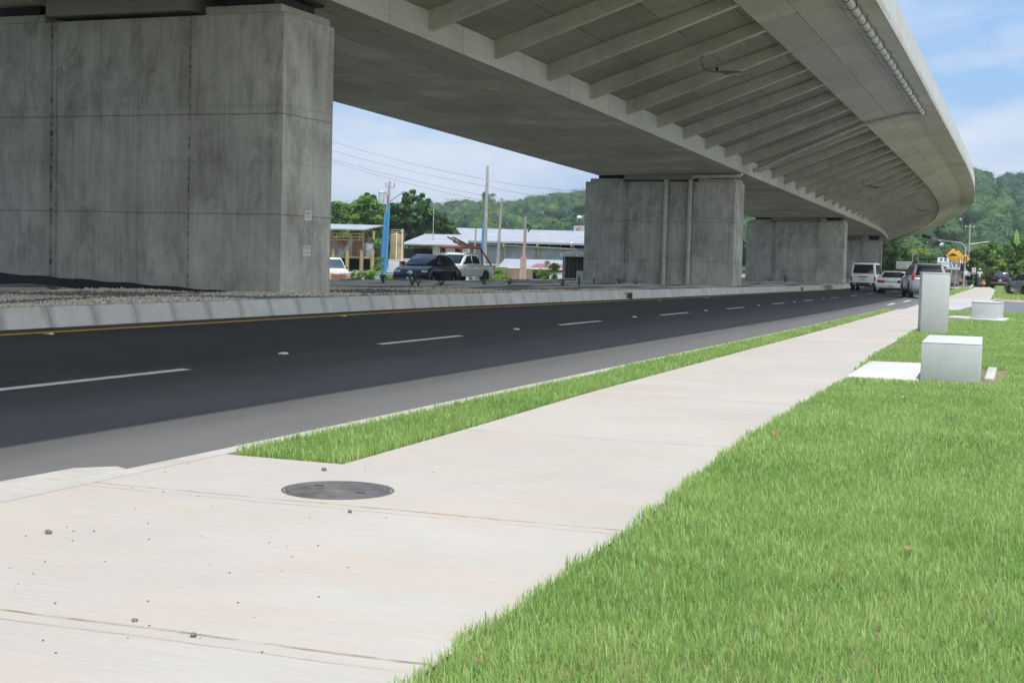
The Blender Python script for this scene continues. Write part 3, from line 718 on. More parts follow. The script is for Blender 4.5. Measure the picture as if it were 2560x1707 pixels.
# piers
PIERS = [(25.97, 6.51, 'nearest and largest concrete bridge pier, stained, at the left edge', .53), (73.8, 5.83, 'second bridge pier, carrying two pale drain pipes on its face', .36),
         (122.2, 5.30, 'third bridge pier, plain wall left of the white van', .13), (173.5, 4.73, 'farthest bridge pier, partly hidden behind the white van', 0.0)]
PIER_OBJ = []
PW = 8.3; PT = 2.15; POFF = -6.3
for i, (Y, zt, lab, zb) in enumerate(PIERS):
    POFF = -6.12 if i == 0 else -6.3; s = dX(Y); p = (xD(Y)+POFF, Y, 0)
    r_ = root('bridge_pier', lab, 'bridge pier', (p[0], Y, zt), math.atan(-s) if i > 1 else 0, 'concrete piers under the overpass'); PIER_OBJ.append(r_)
    h = zt+.6
    MB().box((-PW/2, PT/2, -h/2), (PW, PT, h)).build('wall', M['pier'], r_, bevel=.03, seg=2)
    for cx in (-1.02, -PW+1.2):
        pl_ = MB().box((cx, PT/2, .085), (1.85, PT-.05, .17)).build('plinth', M['plinth'], r_, bevel=.015)
        gap = zB(Y)-zt
        MB().box((cx+.05, PT/2, (.17+gap)/2), (1.15, 1.7, gap-.15)).box((cx+.05, PT/2, gap-.07), (1.5, 1.95, .05)).build('bearing', M['rubber'], pl_)
    # diaphragm of the deck between the bearings
    a = opx(Y+.78, POFF-PW/2, (zt+.1+zB(Y)+.1)/2)
    MB().box(a, (3.7, 1.6, max(.1, zB(Y)-zt)), math.atan(-s)).box((a[0], a[1], a[2]+.2), (4.3, 1.9, max(.1, zB(Y)-zt-.25)), math.atan(-s)).build('diaphragm', M['fascia'], OP)
r_ = PIER_OBJ[0]; zt = PIERS[0][1]
bb = MB(); n = 26; tops = [(-PW*j/n, .585-zt+(.33*(j/n)**.8)+.015*math.sin(j*1.7)) for j in range(n+1)]
for j in range(n):
    (xa, za), (xb, zb_) = tops[j], tops[j+1]
    bb.hexa([(xb, -.006, -zt-.1), (xa, -.006, -zt-.1), (xa, .03, -zt-.1), (xb, .03, -zt-.1)], [(xb, -.006, zb_), (xa, -.006, za), (xa, .03, za), (xb, .03, zb_)])
bb.hexa([(.006, 0, -zt), (.006, PT, -zt), (-.03, PT, -zt), (-.03, 0, -zt)], [(.006, 0, .60-zt), (.006, PT, .64-zt), (-.03, PT, .64-zt), (-.03, 0, .60-zt)])
bb.build('bitumen_band', M['bitumen'], r_)
# drain pipes down the face of the second pier
r_ = PIER_OBJ[1]; zt = PIERS[1][1]
def pz(px): return at_Y(px, 560, 73.6)[0]-r_.location.x
x1, x2 = pz(1661), pz(1722)
p1 = MB(); p1.tube([(x1+.02, -.14, .48), (x1, -.14, -zt+.3)], .12, 10)
a1 = p1.build('drain_pipe', M['pipe'], r_, smooth=True)
p2 = MB(); p2.tube([(.25, .15, .95), (.25, .05, .42), (.18, -.1, .33), (0, -.14, .31), (x2+.4, -.14, .30), (x2+.14, -.14, .27), (x2, -.14, .12), (x2, -.14, -zt+.3)], .115, 10)
a2 = p2.build('drain_pipe', M['pipe'], r_, smooth=True)
for xx, par in ((x1, a1), (x2, a2)):
    for z in (-.3, -2.1, -3.95): MB().box((xx, -.12, z), (.42, .3, .035)).build('clamp', M['kerb'], par)

# hanging luminaires
M['lamp'] = plain('grey_lamp_metal', (.22, .22, .20), .5); M['lens'] = plain('lamp_lens', (.62, .60, .40), .3)
for (px, py, px2, Yr, lab) in ((1753, 142, 1820, 46.5, 'nearest bracket lamp hung under the ribs'), (2157, 430, 2186, 100, 'middle bracket lamp hung under the ribs'), (2281, 526, 2296, 142, 'farthest bracket lamp hung under the ribs')):
    Yr = min(RIBY, key=lambda y: abs(y-Yr)); p = at_Y(px, py, Yr); q = at_Y(px2, py+20, Yr)
    o = p[0]-xD(Yr); t = (o+5.9)/5.9; zr = zC(Yr)*(1-t)+(zD(Yr)+.03)*t
    r_ = root('hanging_lamp', lab, 'lamp', (p[0], Yr, zr), 0, 'lamps hung under the overpass')
    w = float(np.clip((q[0]-p[0])*.62, .9, 1.5))
    MB().tube([(0, 0, .02), (.02, 0, -.15), (.10, 0, -.38), (.32, -.02, -.5), (w, -.1, -.53)], .035, 8).box((0, 0, .0), (.26, .22, .06)).build('bracket', M['lamp'], r_, smooth=True)
    hd = MB().hexa([(w-.1, -.28, -.62), (w+.55, -.28, -.60), (w+.55, .06, -.60), (w-.1, .06, -.62)], [(w-.1, -.2, -.48), (w+.5, -.2, -.53), (w+.5, .0, -.53), (w-.1, .0, -.48)]).build('lamp_head', M['lamp'], r_, bevel=.02)
    MB().box((w+.3, -.11, -.612), (.34, .2, .02)).build('lens', M['lens'], hd)
    MB().lathe([(.05, -.48), (.05, -.38), (.03, -.37)], (w*.62, -.06, 0), 10).build('photocell', M['rubber'], r_)

# paper notices on the end face of the first pier
M['paper'] = plain('paper', (.62, .64, .63), .8, var=.06); M['ink'] = plain('ink', (.06, .06, .07), .8)
px0 = PIER_OBJ[0].location.x
def notice(corners, label, lines):
    ps = []
    for (x, y) in corners:
        d = ray(x, y); t = (px0+.006)/d[0]; ps.append(CAMP+t*d)
    ps = np.array(ps); c = ps.mean(0); w = np.ptp(ps[:, 1]); h = np.ptp(ps[:, 2])*.94
    r_ = root('paper_notice', label, 'notice', (px0+.004, c[1], c[2]), rad(90), 'paper notices on the nearest pier')
    sh = MB().box((0, 0, 0), (w, .003, h)).build('sheet', M['paper'], r_)
    for (txt, dz, sz) in lines:
        if txt: text_mesh(txt, sz*h, 'writing', M['ink'], r_, Matrix.Translation((0, -.003, dz*h)) @ FACE, .001, w/h*.62)
        else: MB().box((0, -.003, dz*h), (w*.75, .002, sz*h)).build('writing', M['ink'], r_)
notice([(763, 525), (779.5, 526.5), (779, 553), (762, 552)], 'upper white paper notice with two hand-lettered lines', [('PLAZA', .2, .34), ('2 x 12', -.16, .32)])
notice([(758.5, 613.5), (776, 615), (775.5, 640.5), (758, 640)], 'lower white paper notice with small print and a table', [('', .38, .025), ('', .26, .05), ('', .06, .03), ('', -.20, .07), ('', -.38, .02)])

# ------------------------------------------------------------------ things on the pavement and the lawn
def m_cover():
    m, nt, b = mat_new('cast_iron_cover'); k = N(nt); co = k.coords(); xyz = k.sep(co)
    r = k.m('POWER', k.m('ADD', k.m('MULTIPLY', xyz[0], xyz[0]), k.m('MULTIPLY', xyz[1], xyz[1])), .5)
    a = k.m('ARCTAN2', xyz[1], xyz[0])
    rr = k.m('FRACT', k.m('DIVIDE', r, .026)); row = k.m('FLOOR', k.m('DIVIDE', r, .026))
    aa = k.m('FRACT', k.m('ADD', k.m('MULTIPLY', a, 11.14), k.m('MULTIPLY', row, .5)))
    stud_ = k.m('MULTIPLY', k.ramp(k.m('ABSOLUTE', k.m('SUBTRACT', rr, .5)), .22, .36, 1, 0), k.ramp(k.m('ABSOLUTE', k.m('SUBTRACT', aa, .5)), .30, .42, 1, 0))
    ring = k.m('MAXIMUM', k.line(r, .105, .012), k.ramp(r, .318, .325))
    flat = k.ramp(r, .098, .104, 0, 1)
    h = k.m('MAXIMUM', k.m('MULTIPLY', stud_, flat), ring)
    g = k.noise(co, 7, 4, .6)
    col = k.mix(k.ramp(g, .35, .65), (.12, .125, .14), (.21, .215, .23))
    dirt = k.m('MULTIPLY', k.m('SUBTRACT', 1, h), k.ramp(k.noise(co, 3.5, 4), .42, .6, .1, .8))
    col = k.mix(dirt, col, (.30, .26, .21))
    k.link(col, b.inputs['Base Color']); b.inputs['Roughness'].default_value = .45; b.inputs['Metallic'].default_value = .35
    k.bump(h, .8, .008, b); return m
mc = root('manhole_cover', 'round dark iron manhole cover set in the pale pavement', 'manhole cover', (-3.975, 7.35, .12)); mc.scale = (.92, .92, 1)
MB().lathe([(.336, -.02), (.336, .004), (.33, .007), (0.001, .007)], n=48).build('lid', m_cover(), mc)
MB().lathe([(.36, -.02), (.36, .0035), (.342, .0035), (.342, -.02)], n=48).build('frame', plain('cover_frame', (.19, .18, .165), .6, .3), mc)
MB().box((.19, -.06, .006), (.06, .02, .006), .3).build('lifting_slot', M['rubber'], mc); MB().box((-.17, .06, .006), (.06, .02, .006), .3).build('lifting_slot', M['rubber'], mc)

bx = root('concrete_chest', 'low grey concrete chest with smooth lid, nearest on the lawn', 'utility box', (-1.37, 18.04, .12), rad(3), 'grey concrete utility boxes on the lawn')
MB().box((0, 1.06, .22), (.70, 2.12, .54)).build('body', M['box'], bx, bevel=.012)
MB().box((0, 1.06, .4955), (.696, 2.116, .013)).build('lid', M['box'], bx, bevel=.004)
tb = root('concrete_cabinet', 'tall grey concrete utility cabinet standing upright on the lawn', 'utility box', (-2.84, 32.4, .1), rad(12), 'grey concrete utility boxes on the lawn')
MB().box((0, .26, .655), (.585, .52, 1.34)).build('body', M['box'], tb, bevel=.012)
MB().box((0, .26, 1.336), (.592, .526, .03)).build('cap', M['box'], tb, bevel=.008)
MB().box((.296, .26, .72), (.012, .4, 1.05)).build('door', M['galv'], tb, bevel=.003)
MB().box((.306, .14, .98), (.016, .03, .16)).build('handle', M['rubber'], tb)
fb = root('concrete_chest', 'far low concrete chest on a pale slab by the side road', 'utility box', (-2.32, 41.75, .1), rad(-4), 'grey concrete utility boxes on the lawn')
MB().box((0, .6, .26), (.72, 1.2, .54)).build('body', M['box'], fb, bevel=.012)
MB().box((0, .6, .54), (.73, 1.21, .04)).build('lid', M['box'], fb, bevel=.008)
s1 = MB().add([(-2.62, 17.95, .155), (-1.72, 18.05, .155), (-1.72, 21.25, .155), (-2.72, 21.1, .155)], [(0, 1, 2, 3)]); 
sl1 = MB().hexa([(-2.60, 17.92, .03), (-1.74, 18.0, .03), (-1.74, 21.3, .03), (-2.74, 21.15, .03)], [(-2.60, 17.92, .16), (-1.74, 18.0, .16), (-1.74, 21.3, .16), (-2.74, 21.15, .16)]).build('concrete_slab', M['slab'], bevel=.01)
tag(sl1, 'white concrete slab joining the nearest low chest to the pavement', 'slab', 'white slabs beside the utility boxes')
sl2 = MB().hexa([(-1.02, 18.9, .02), (-.90, 18.85, .02), (-.98, 21.2, .02), (-1.1, 21.2, .02)], [(-1.02, 18.9, .155), (-.90, 18.85, .155), (-.98, 21.2, .155), (-1.1, 21.2, .155)]).build('concrete_slab', M['kerb'], bevel=.01)
tag(sl2, 'white slab edge showing right of the nearest low chest', 'slab', 'white slabs beside the utility boxes')
sl3 = MB().hexa([(-3.42, 42.3, .02), (-1.85, 40.9, .02), (-1.72, 43.2, .02), (-3.3, 43.5, .02)], [(-3.42, 42.3, .19), (-1.85, 40.9, .19), (-1.72, 43.2, .19), (-3.3, 43.5, .19)]).build('concrete_slab', M['slab'], bevel=.01)
tag(sl3, 'white slab under the far low chest', 'slab', 'white slabs beside the utility boxes')
# pebbles and litter
M['stone'] = plain('grey_stone', (.16, .165, .165), .85, var=.35, scale=30)
def pebble(px, py, s, label, group='pebbles strewn on the pavement', cat='pebble', mat=None):
    p = at_z(px, py, .12); bm = bmesh.new(); bmesh.ops.create_icosphere(bm, subdivisions=1, radius=s)
    for v in bm.verts: v.co = Vector((v.co.x*random.uniform(.8, 1.3), v.co.y*random.uniform(.6, 1.1), v.co.z*random.uniform(.5, .8)))
    me = bpy.data.meshes.new('pebble'); bm.to_mesh(me); bm.free(); me.materials.append(mat or M['stone'])
    o = bpy.data.objects.new('pebble', me); COL.objects.link(o); o.location = (p[0], p[1], .12+s*.45); o.rotation_euler = (0, 0, random.uniform(0, 6)); tag(o, label, cat, group)
S3 = lambda x, y: (x*1100/2352, 1000+y*1100/2352)
pebble(*S3(260, 713), .021, 'largest grey pebble, alone at the left of the pavement')
pebble(*S3(1732, 377), .02, 'pointed grey stone between grass tip and manhole cover')
pebble(*S3(1870, 601), .016, 'grey pebble just below the manhole cover')
pebble(*S3(722, 1182), .014, 'left stone caught in the nearest pavement joint'); pebble(*S3(1035, 1264), .016, 'right stone caught in the nearest pavement joint')
for (x, y) in [(1002, 343), (881, 385), (706, 469), (873, 491), (1060, 515), (1363, 548), (358, 680), (392, 701), (501, 702), (138, 727), (388, 752), (797, 745), (792, 660), (843, 637), (1137, 567), (722, 579), (560, 863), (97, 983), (85, 1018), (52, 899), (1121, 879), (1070, 727), (1354, 745), (1453, 731), (1440, 762), (1534, 780), (1700, 779), (1656, 628), (1862, 895), (1228, 925), (1503, 916), (1272, 1084), (1359, 1160), (1704, 1052), (792, 1075), (798, 1206), (230, 1286), (683, 1272), (1402, 1348), (299, 1352), (2316, 387), (2063, 629), (1950, 372), (1562, 838), (1070, 1272), (295, 1087), (241, 865), (176, 928)]:
    pebble(*S3(x, y), random.uniform(.003, .0062), 'tiny dark pebble scattered on the pale pavement', 'tiny pebbles on the pavement')
M['dry'] = plain('dry_leaf', (.30, .17, .09), .8, var=.25, scale=40)
def leaf(px, py, s, label, group='dry leaves on the lawn', mat=None, cat='leaf'):
    p = at_z(px, py, .17); a = random.uniform(0, 6)
    mb = MB().add([(-s, 0, .0), (-s*.3, -s*.55, .012), (s*.5, -s*.5, .004), (s, 0, .02), (s*.5, s*.5, .016), (-s*.3, s*.5, .0), (0, 0, .006)], [(0, 1, 6), (1, 2, 6), (2, 3, 6), (3, 4, 6), (4, 5, 6), (5, 0, 6)])
    o = mb.build('dry_leaf' if cat == 'leaf' else 'litter', mat or M['dry']); o.location = (p[0], p[1], .175); o.rotation_euler = (.5, .2, a); tag(o, label, cat, group)
S4 = lambda x, y: (1000+x*1560/2352, 1000+y*1560/2352)
leaf(*S4(292, 990), .028, 'brown dry leaf in the grass at the bottom of the lawn'); leaf(*S4(1415, 128), .05, 'brown dry leaf near the edge of the pavement, upper lawn')
leaf(*S4(1915, 568), .035, 'small brown leaf in the middle of the lawn at right')
M['litter'] = plain('clear_plastic', (.70, .72, .78), .3)
leaf(1900+1280/3.564, 680+1125/3.564, .055, 'scrap of pale plastic on the lawn below the low chest', None, M['litter'], 'litter')
leaf(1900+1690/3.564, 680+1312/3.564, .045, 'crumpled pale wrapper on the lawn at right', None, M['litter'], 'litter')
#@@PART4
# ------------------------------------------------------------------ vehicles
def paint(name, col, metal=0.0, rough=.28): return plain(name, col, rough, metal, var=.03, scale=1.5, coat=.7)
M['p_white'] = paint('white_car_paint', (.84, .85, .85)); M['p_black'] = plain('black_car_paint', (.008, .009, .011), .25, var=.03, coat=.2); M['p_silver'] = paint('silver_car_paint', (.36, .38, .39), .6, .3)
M['p_grey'] = paint('grey_car_paint', (.17, .19, .21), .5, .28)
M['glass'] = plain('dark_glass', (.012, .016, .02), .06, spec=.8, var=.02); M['glass_b'] = plain('bluish_glass', (.05, .075, .10), .06, spec=.8, var=.05)
M['tyre'] = plain('tyre_rubber', (.018, .018, .019), .85); M['rim'] = plain('alloy_rim', (.42, .43, .44), .35, .7); M['trim'] = plain('black_trim', (.022, .022, .023), .6)
M['red_lens'] = plain('red_lens', (.33, .015, .015), .18, coat=.5); M['amber'] = plain('amber_lens', (.6, .22, .02), .2); M['clear_lens'] = plain('clear_lens', (.65, .68, .70), .12, coat=.6)
M['plate'] = plain('number_plate', (.55, .60, .58), .5); M['chrome'] = plain('chrome', (.6, .6, .62), .12, .9, var=.02); M['red_metal'] = plain('red_painted_steel', (.33, .03, .03), .5)
def vehicle(name, label, loc, fwd, L, W, top, zb, wheels, cabin, wt, pt, glass, side_windows, group=None, tail=None, head=None, bumper=None, plate=None, detail=True, cat='car', rail=False, handle=True, wheelface=.0):
    rz = math.atan2(fwd[1], fwd[0]); r_ = root(name, label, cat, loc, rz, group)
    xf, xr, rw = wheels; ra = rw*1.17; dx = math.sqrt(max(.01, ra*ra-(rw-zb)**2)); a0 = math.atan2(zb-rw, dx)
    def arch(xc): return [(xc-math.cos(a0+(math.pi-2*a0)*i/10)*ra*1.0, rw+math.sin(a0+(math.pi-2*a0)*i/10)*ra) for i in range(11)]
    poly = [(top[0][0], zb)]+list(top)+[(top[-1][0], zb)]+arch(xr)+arch(xf)
    zt = max(z for _, z in top)
    def wl_(z): return W/2*(1-.045*max(0.0, (z-.62*zt)/(.38*zt))**2-.05*max(0.0, (.45*zt-z)/(.45*zt)))
    zc0 = cabin[0][1]; zc1 = max(z for _, z in cabin); wb = wl_(zt)-.01
    wc = lambda z: wb+(wt-wb)*max(0.0, min(1.0, (z-zc0)/(zc1-zc0)))
    low = MB().prism(poly, 0, 0, w=wl_)
    body = low.build('body', pt, r_, bevel=.055, seg=3, angle=50)
    cb = MB().prism([(x, z-(.03 if i in (0, len(cabin)-1) else 0)) for i, (x, z) in enumerate(cabin)], 0, 0, w=wc).build('cabin', pt, r_, bevel=.06, seg=3, angle=50)
    # wells
    MB().box(((xf+xr)/2, 0, (zb+rw*1.6)/2), (xf-xr+2*ra*.98, W-.42, rw*1.6-zb+.02)).build('underbody', M['trim'], r_)
    def pane(nm, poly2, sgn):
        n = len(poly2); vs = [(x, sgn*(wc(z)+.012), z) for x, z in poly2]+[(x, sgn*(wc(z)-.02), z) for x, z in poly2]
        fs = [tuple(range(n)), tuple(range(n, 2*n))[::-1]]+[(i, (i+1) % n, n+(i+1) % n, n+i) for i in range(n)]
        MB().add(vs, fs).build(nm, glass, r_)
    for pw in side_windows:
        for sgn in (-1, 1): pane('side_window', pw, sgn)
    def scr(nm, p, q, t0, t1, ins, g):
        P = Vector((p[0], 0, p[1])); Q = Vector((q[0], 0, q[1])); a = P.lerp(Q, t0); b_ = P.lerp(Q, t1); nrm = Vector((-(Q-P).z, 0, (Q-P).x)).normalized()
        if nrm.x*(1 if p[0] > 0 else -1) < 0: nrm = -nrm
        o = nrm*.012; wa, wq = wc(a.z)-ins, wc(b_.z)-ins
        f4 = [a+o+Vector((0, -wa, 0)), a+o+Vector((0, wa, 0)), b_+o+Vector((0, wq, 0)), b_+o+Vector((0, -wq, 0))]; k4 = [v-nrm*.03 for v in f4]
        MB().add([tuple(v) for v in f4+k4], [(0, 1, 2, 3), (7, 6, 5, 4), (0, 4, 5, 1), (1, 5, 6, 2), (2, 6, 7, 3), (3, 7, 4, 0)]).build(nm, g, r_, bevel=.02)
    scr('windshield', cabin[0], cabin[1], .1, .93, .1, glass)
    scr('rear_window', cabin[-1], cabin[-2], .12, .9, .13, glass)
    for xw in (xf, xr):
        for sgn in (-1, 1):
            yw = sgn*(W/2-.12)
            t_ = MB().lathe([(rw*.62, -.10), (rw*.95, -.105), (rw, -.06), (rw, .06), (rw*.95, .105), (rw*.62, .10)], (xw, yw, rw), 20, 'Y').build('wheel', M['tyre'], r_, smooth=True)
            rm = MB().lathe([(rw*.64, -.04), (rw*.64, .06), (rw*.5, .07), (rw*.2, .05), (.03, .085)] if sgn > 0 else [(.03, -.085), (rw*.2, -.05), (rw*.5, -.07), (rw*.64, -.06), (rw*.64, .04)], (xw, yw, rw), 16, 'Y')
            for q in range(5):
                a = q*2*math.pi/5; rm.box((xw+math.cos(a)*rw*.38, yw+sgn*.085, rw+math.sin(a)*rw*.38), (rw*.5, .03, .06), rot=Matrix.Rotation(-a, 3, 'Y'))
            rm.build('rim', M['rim'], t_)
    for (nm, lst, mt) in (('tail_light', tail, M['red_lens']), ('headlight', head, M['clear_lens'])):
        if lst:
            x, y0, y1, z0, z1, d = lst
            for sgn in (-1, 1): MB().box((x, sgn*(y0+y1)/2, (z0+z1)/2), (d, abs(y1-y0), z1-z0)).build(nm, mt, r_, bevel=.018)
    if bumper:
        x, z0, z1, mt = bumper; MB().box((x, 0, (z0+z1)/2), (.20, W-.08, z1-z0)).build('bumper', mt, r_, bevel=.045)
    if plate:
        x, z, y = plate; pl_ = MB().box((x, y, z), (.02, .32, .16)).build('number_plate', M['plate'], r_, bevel=.004)
    if detail:
        xm = cabin[0][0]-.25; zm = zc0+.1
        for sgn in (-1, 1): MB().box((xm, sgn*(wb+.11), zm), (.12, .2, .15)).build('mirror', M['trim'] if cat != 'car' else pt, r_, bevel=.04)
        if handle:
            for sgn in (-1, 1):
                for xh in (cabin[0][0]-1.2, cabin[0][0]-2.05): MB().box((xh, sgn*(wl_(zt-.14)+.012), zt-.13), (.17, .03, .035)).build('door_handle', M['trim'], r_, bevel=.008)
    if rail:
        for sgn in (-1, 1): MB().tube([(cabin[1][0]-.1, sgn*(wt-.1), zc1+.0), (cabin[1][0]-.3, sgn*(wt-.1), zc1+.06), (cabin[-2][0]+.3, sgn*(wt-.1), zc1+.06), (cabin[-2][0]+.1, sgn*(wt-.1), zc1)], .022, 6).build('roof_rail', M['trim'], r_)
    return r_
def away(Y, turn=0.0):
    a = math.atan(-dX(Y))+turn; return (-math.sin(a), math.cos(a))
# white van ahead in the far lane
v = vehicle('van', 'white van with black rear bumper, driving away beside the farthest pier', (-12.95, 96.9, road_z(-12.75, 96.9)), away(96), 4.6, 1.7, [(2.3, .62), (2.27, .95), (2.15, 1.08), (-2.2, 1.08), (-2.27, 1.0), (-2.28, .5)], .32, (1.55, -1.35, .31),
            [(2.1, 1.08), (1.4, 1.82), (1.1, 1.88), (-1.95, 1.89), (-2.08, 1.82), (-2.22, 1.08)], .70, M['p_white'], M['glass'],
            [[(1.75, 1.15), (1.3, 1.7), (.75, 1.72), (.75, 1.15)], [(.65, 1.15), (.65, 1.74), (-.6, 1.74), (-.6, 1.15)], [(-.7, 1.15), (-.7, 1.74), (-1.85, 1.74), (-1.95, 1.15)]],
            tail=(-2.275, .70, .80, .66, .98, .06), bumper=(-2.28, .33, .57, M['trim']), plate=(-2.30, .80, 0), cat='van')
MB().box((-2.29, 0, .96), (.03, .62, .05)).build('tailgate_handle', M['trim'], v)
for s_ in (-1, 1): MB().box((-2.385, s_*.52, .48), (.02, .16, .07)).build('fog_lamp', M['clear_lens'], v)
MB().box((-.3, 0, 1.915), (3.2, 1.2, .04)).build('roof_rack', M['trim'], v, bevel=.015)
for s_ in (-1,): pass
# white saloon
v = vehicle('sedan', 'white sedan with wide red tail lights, driving away between the van and the silver suv', (-10.2, 88.6, road_z(-10.2, 88)), away(88), 4.4, 1.7, [(2.2, .5), (2.16, .68), (1.1, .86), (-1.5, .96), (-2.05, .95), (-2.17, .86), (-2.2, .5)], .24, (1.35, -1.3, .30),
            [(1.05, .86), (.35, 1.33), (.1, 1.375), (-.7, 1.375), (-.95, 1.33), (-1.6, .95)], .60, M['p_white'], M['glass'],
            [[(.75, .93), (.3, 1.26), (-.2, 1.29), (-.2, .95)], [(-.28, .95), (-.28, 1.29), (-.75, 1.28), (-1.25, .98)]],
            tail=(-2.175, .36, .79, .66, .82, .06), bumper=(-2.2, .36, .6, M['p_white']), plate=(-2.31, .47, -.02))
for s_ in (-1, 1): MB().box((-2.17, s_*.795, .735), (.09, .07, .12)).build('indicator', M['amber'], v, bevel=.01)
MB().box((-2.19, 0, .30), (.12, 1.35, .13)).build('rear_valance', M['trim'], v, bevel=.02)
MB().box((-2.195, 0, .74), (.03, .66, .10)).build('trunk_panel', plain('pale_trunk_panel', (.60, .62, .63), .4), v, bevel=.01)
# silver four by four, mostly behind the tall cabinet
v = vehicle('suv', 'silver suv with tall red tail lights, half hidden behind the tall concrete cabinet', (-7.62, 79.4, 0), away(79, rad(11)), 4.8, 1.88, [(2.4, .6), (2.38, .95), (2.2, 1.05), (1.1, 1.12), (-2.25, 1.14), (-2.36, 1.05), (-2.38, .55)], .36, (1.42, -1.38, .38),
            [(1.15, 1.12), (.5, 1.72), (.2, 1.82), (-1.95, 1.82), (-2.15, 1.74), (-2.33, 1.14)], .68, M['p_silver'], M['glass'],
            [[(.85, 1.2), (.42, 1.62), (-.1, 1.66), (-.1, 1.2)], [(-.2, 1.2), (-.2, 1.66), (-1.05, 1.66), (-1.05, 1.2)], [(-1.15, 1.2), (-1.15, 1.66), (-1.9, 1.64), (-2.1, 1.22)]],
            tail=(-2.345, .75, .90, .98, 1.38, .06), bumper=(-2.38, .44, .78, M['p_silver']), plate=(-2.40, .98, 0), rail=True, cat='suv')
MB().box((-2.16, 0, 1.80), (.34, 1.28, .06)).build('rear_spoiler', M['p_silver'], v, bevel=.02)
for s_ in (-1, 1): MB().box((0.05, s_*.93, .42), (2.0, .14, .07)).build('side_step', M['trim'], v, bevel=.02)
for s_ in (-1, 1):
    MB().box((-2.405, s_*.78, .62), (.03, .16, .06)).build('reflector', M['red_lens'], v)
v = vehicle('hatchback', 'dark car ahead, mostly hidden between the white sedan and the silver suv', (-9.75, 104, 0), away(104), 4.3, 1.8, [(2.1, .55), (2.1, .75), (1.0, 1.0), (-1.9, 1.05), (-2.1, .95), (-2.12, .5)], .3, (1.3, -1.3, .33),
            [(1.0, 1.0), (.4, 1.5), (.1, 1.6), (-1.5, 1.6), (-1.75, 1.5), (-2.05, 1.02)], .64, M['p_black'], M['glass'], [[(.7, 1.08), (.3, 1.46), (-.3, 1.5), (-.3, 1.08)], [(-.4, 1.08), (-.4, 1.5), (-1.2, 1.48), (-1.6, 1.1)]], tail=(-2.1, .5, .82, .85, 1.0, .05), plate=(-2.13, .7, 0))
# parked at right
v = vehicle('suv', 'black suv with slim red tail lights parked with two wheels on the grass', (-6.75, 146, -.12), (-.02, 1), 4.5, 1.82, [(2.2, .6), (2.18, .85), (1.1, 1.0), (-2.0, 1.06), (-2.2, .98), (-2.24, .5)], .34, (1.32, -1.32, .36),
            [(1.1, 1.0), (.45, 1.55), (.1, 1.64), (-1.7, 1.66), (-1.9, 1.58), (-2.15, 1.06)], .62, M['p_black'], M['glass_b'], [[(.8, 1.08), (.35, 1.5), (-.3, 1.54), (-.3, 1.08)], [(-.4, 1.08), (-.4, 1.54), (-1.2, 1.54), (-1.75, 1.12)]],
            tail=(-2.20, .34, .84, .94, 1.05, .07), bumper=(-2.26, .5, .66, M['p_grey']), plate=(-2.26, .78, 0), rail=True, cat='suv')
MB().lathe([(.07, 0), (.07, .02), (.03, .03)], (0, 0, 0), 12, 'X').build('badge', M['chrome'], v).location = (-2.235, 0, 1.0)
v = vehicle('hatchback', 'grey hatchback with a red tail light parked on the grass at the right edge', (-2.62, 93.5, .0), (-.36, .93), 4.3, 1.78, [(2.1, .5), (2.1, .75), (1.1, .95), (-1.8, 1.02), (-2.05, .96), (-2.14, .5)], .26, (1.3, -1.28, .34),
            [(1.05, .94), (.35, 1.38), (0, 1.46), (-1.3, 1.46), (-1.65, 1.36), (-2.0, 1.0)], .60, M['p_grey'], M['glass'], [[(.75, 1.0), (.3, 1.32), (-.3, 1.38), (-.3, 1.02)], [(-.4, 1.02), (-.4, 1.38), (-1.1, 1.36), (-1.6, 1.06)]],
            tail=(-2.06, .45, .87, .82, .98, .12), bumper=(-2.12, .3, .62, M['p_grey']), plate=(-2.13, .74, 0))
# across the median: black hatchback and white pick-up facing the camera
p = at_D(1066, 712, 72.0)
v = vehicle('hatchback', 'glossy black hatchback with oval badge parked beyond the median', (p[0]-.25, p[1]+.6, -.06), (.06, -1), 4.25, 1.74, [(2.08, .42), (2.12, .62), (2.02, .80), (1.75, .92), (.95, 1.02), (-1.75, 1.02), (-2.03, .9), (-2.08, .45)], .22, (1.32, -1.28, .32),
            [(1.05, 1.0), (.3, 1.44), (-.1, 1.52), (-.9, 1.52), (-1.35, 1.42), (-1.95, .98)], .60, M['p_black'], M['glass'], [[(.75, 1.06), (.25, 1.36), (-.3, 1.42), (-.3, 1.06)], [(-.4, 1.06), (-.4, 1.42), (-.95, 1.42), (-1.5, 1.1)]],
            head=(2.0, .52, .82, .66, .80, .14), bumper=(2.08, .26, .5, M['p_black']), plate=(2.19, .42, 0))
v.scale = (1.08, 1.08, 1.12)
MB().lathe([(.11, -.01), (.11, .01), (.08, .022)], (0, 0, 0), 16, 'X', 1.35, .8).build('badge', M['chrome'], v).location = (2.10, 0, .70)
MB().box((2.10, 0, .56), (.05, .95, .10)).build('grille', M['trim'], v, bevel=.02)
p = at_D(1172, 708, 87)
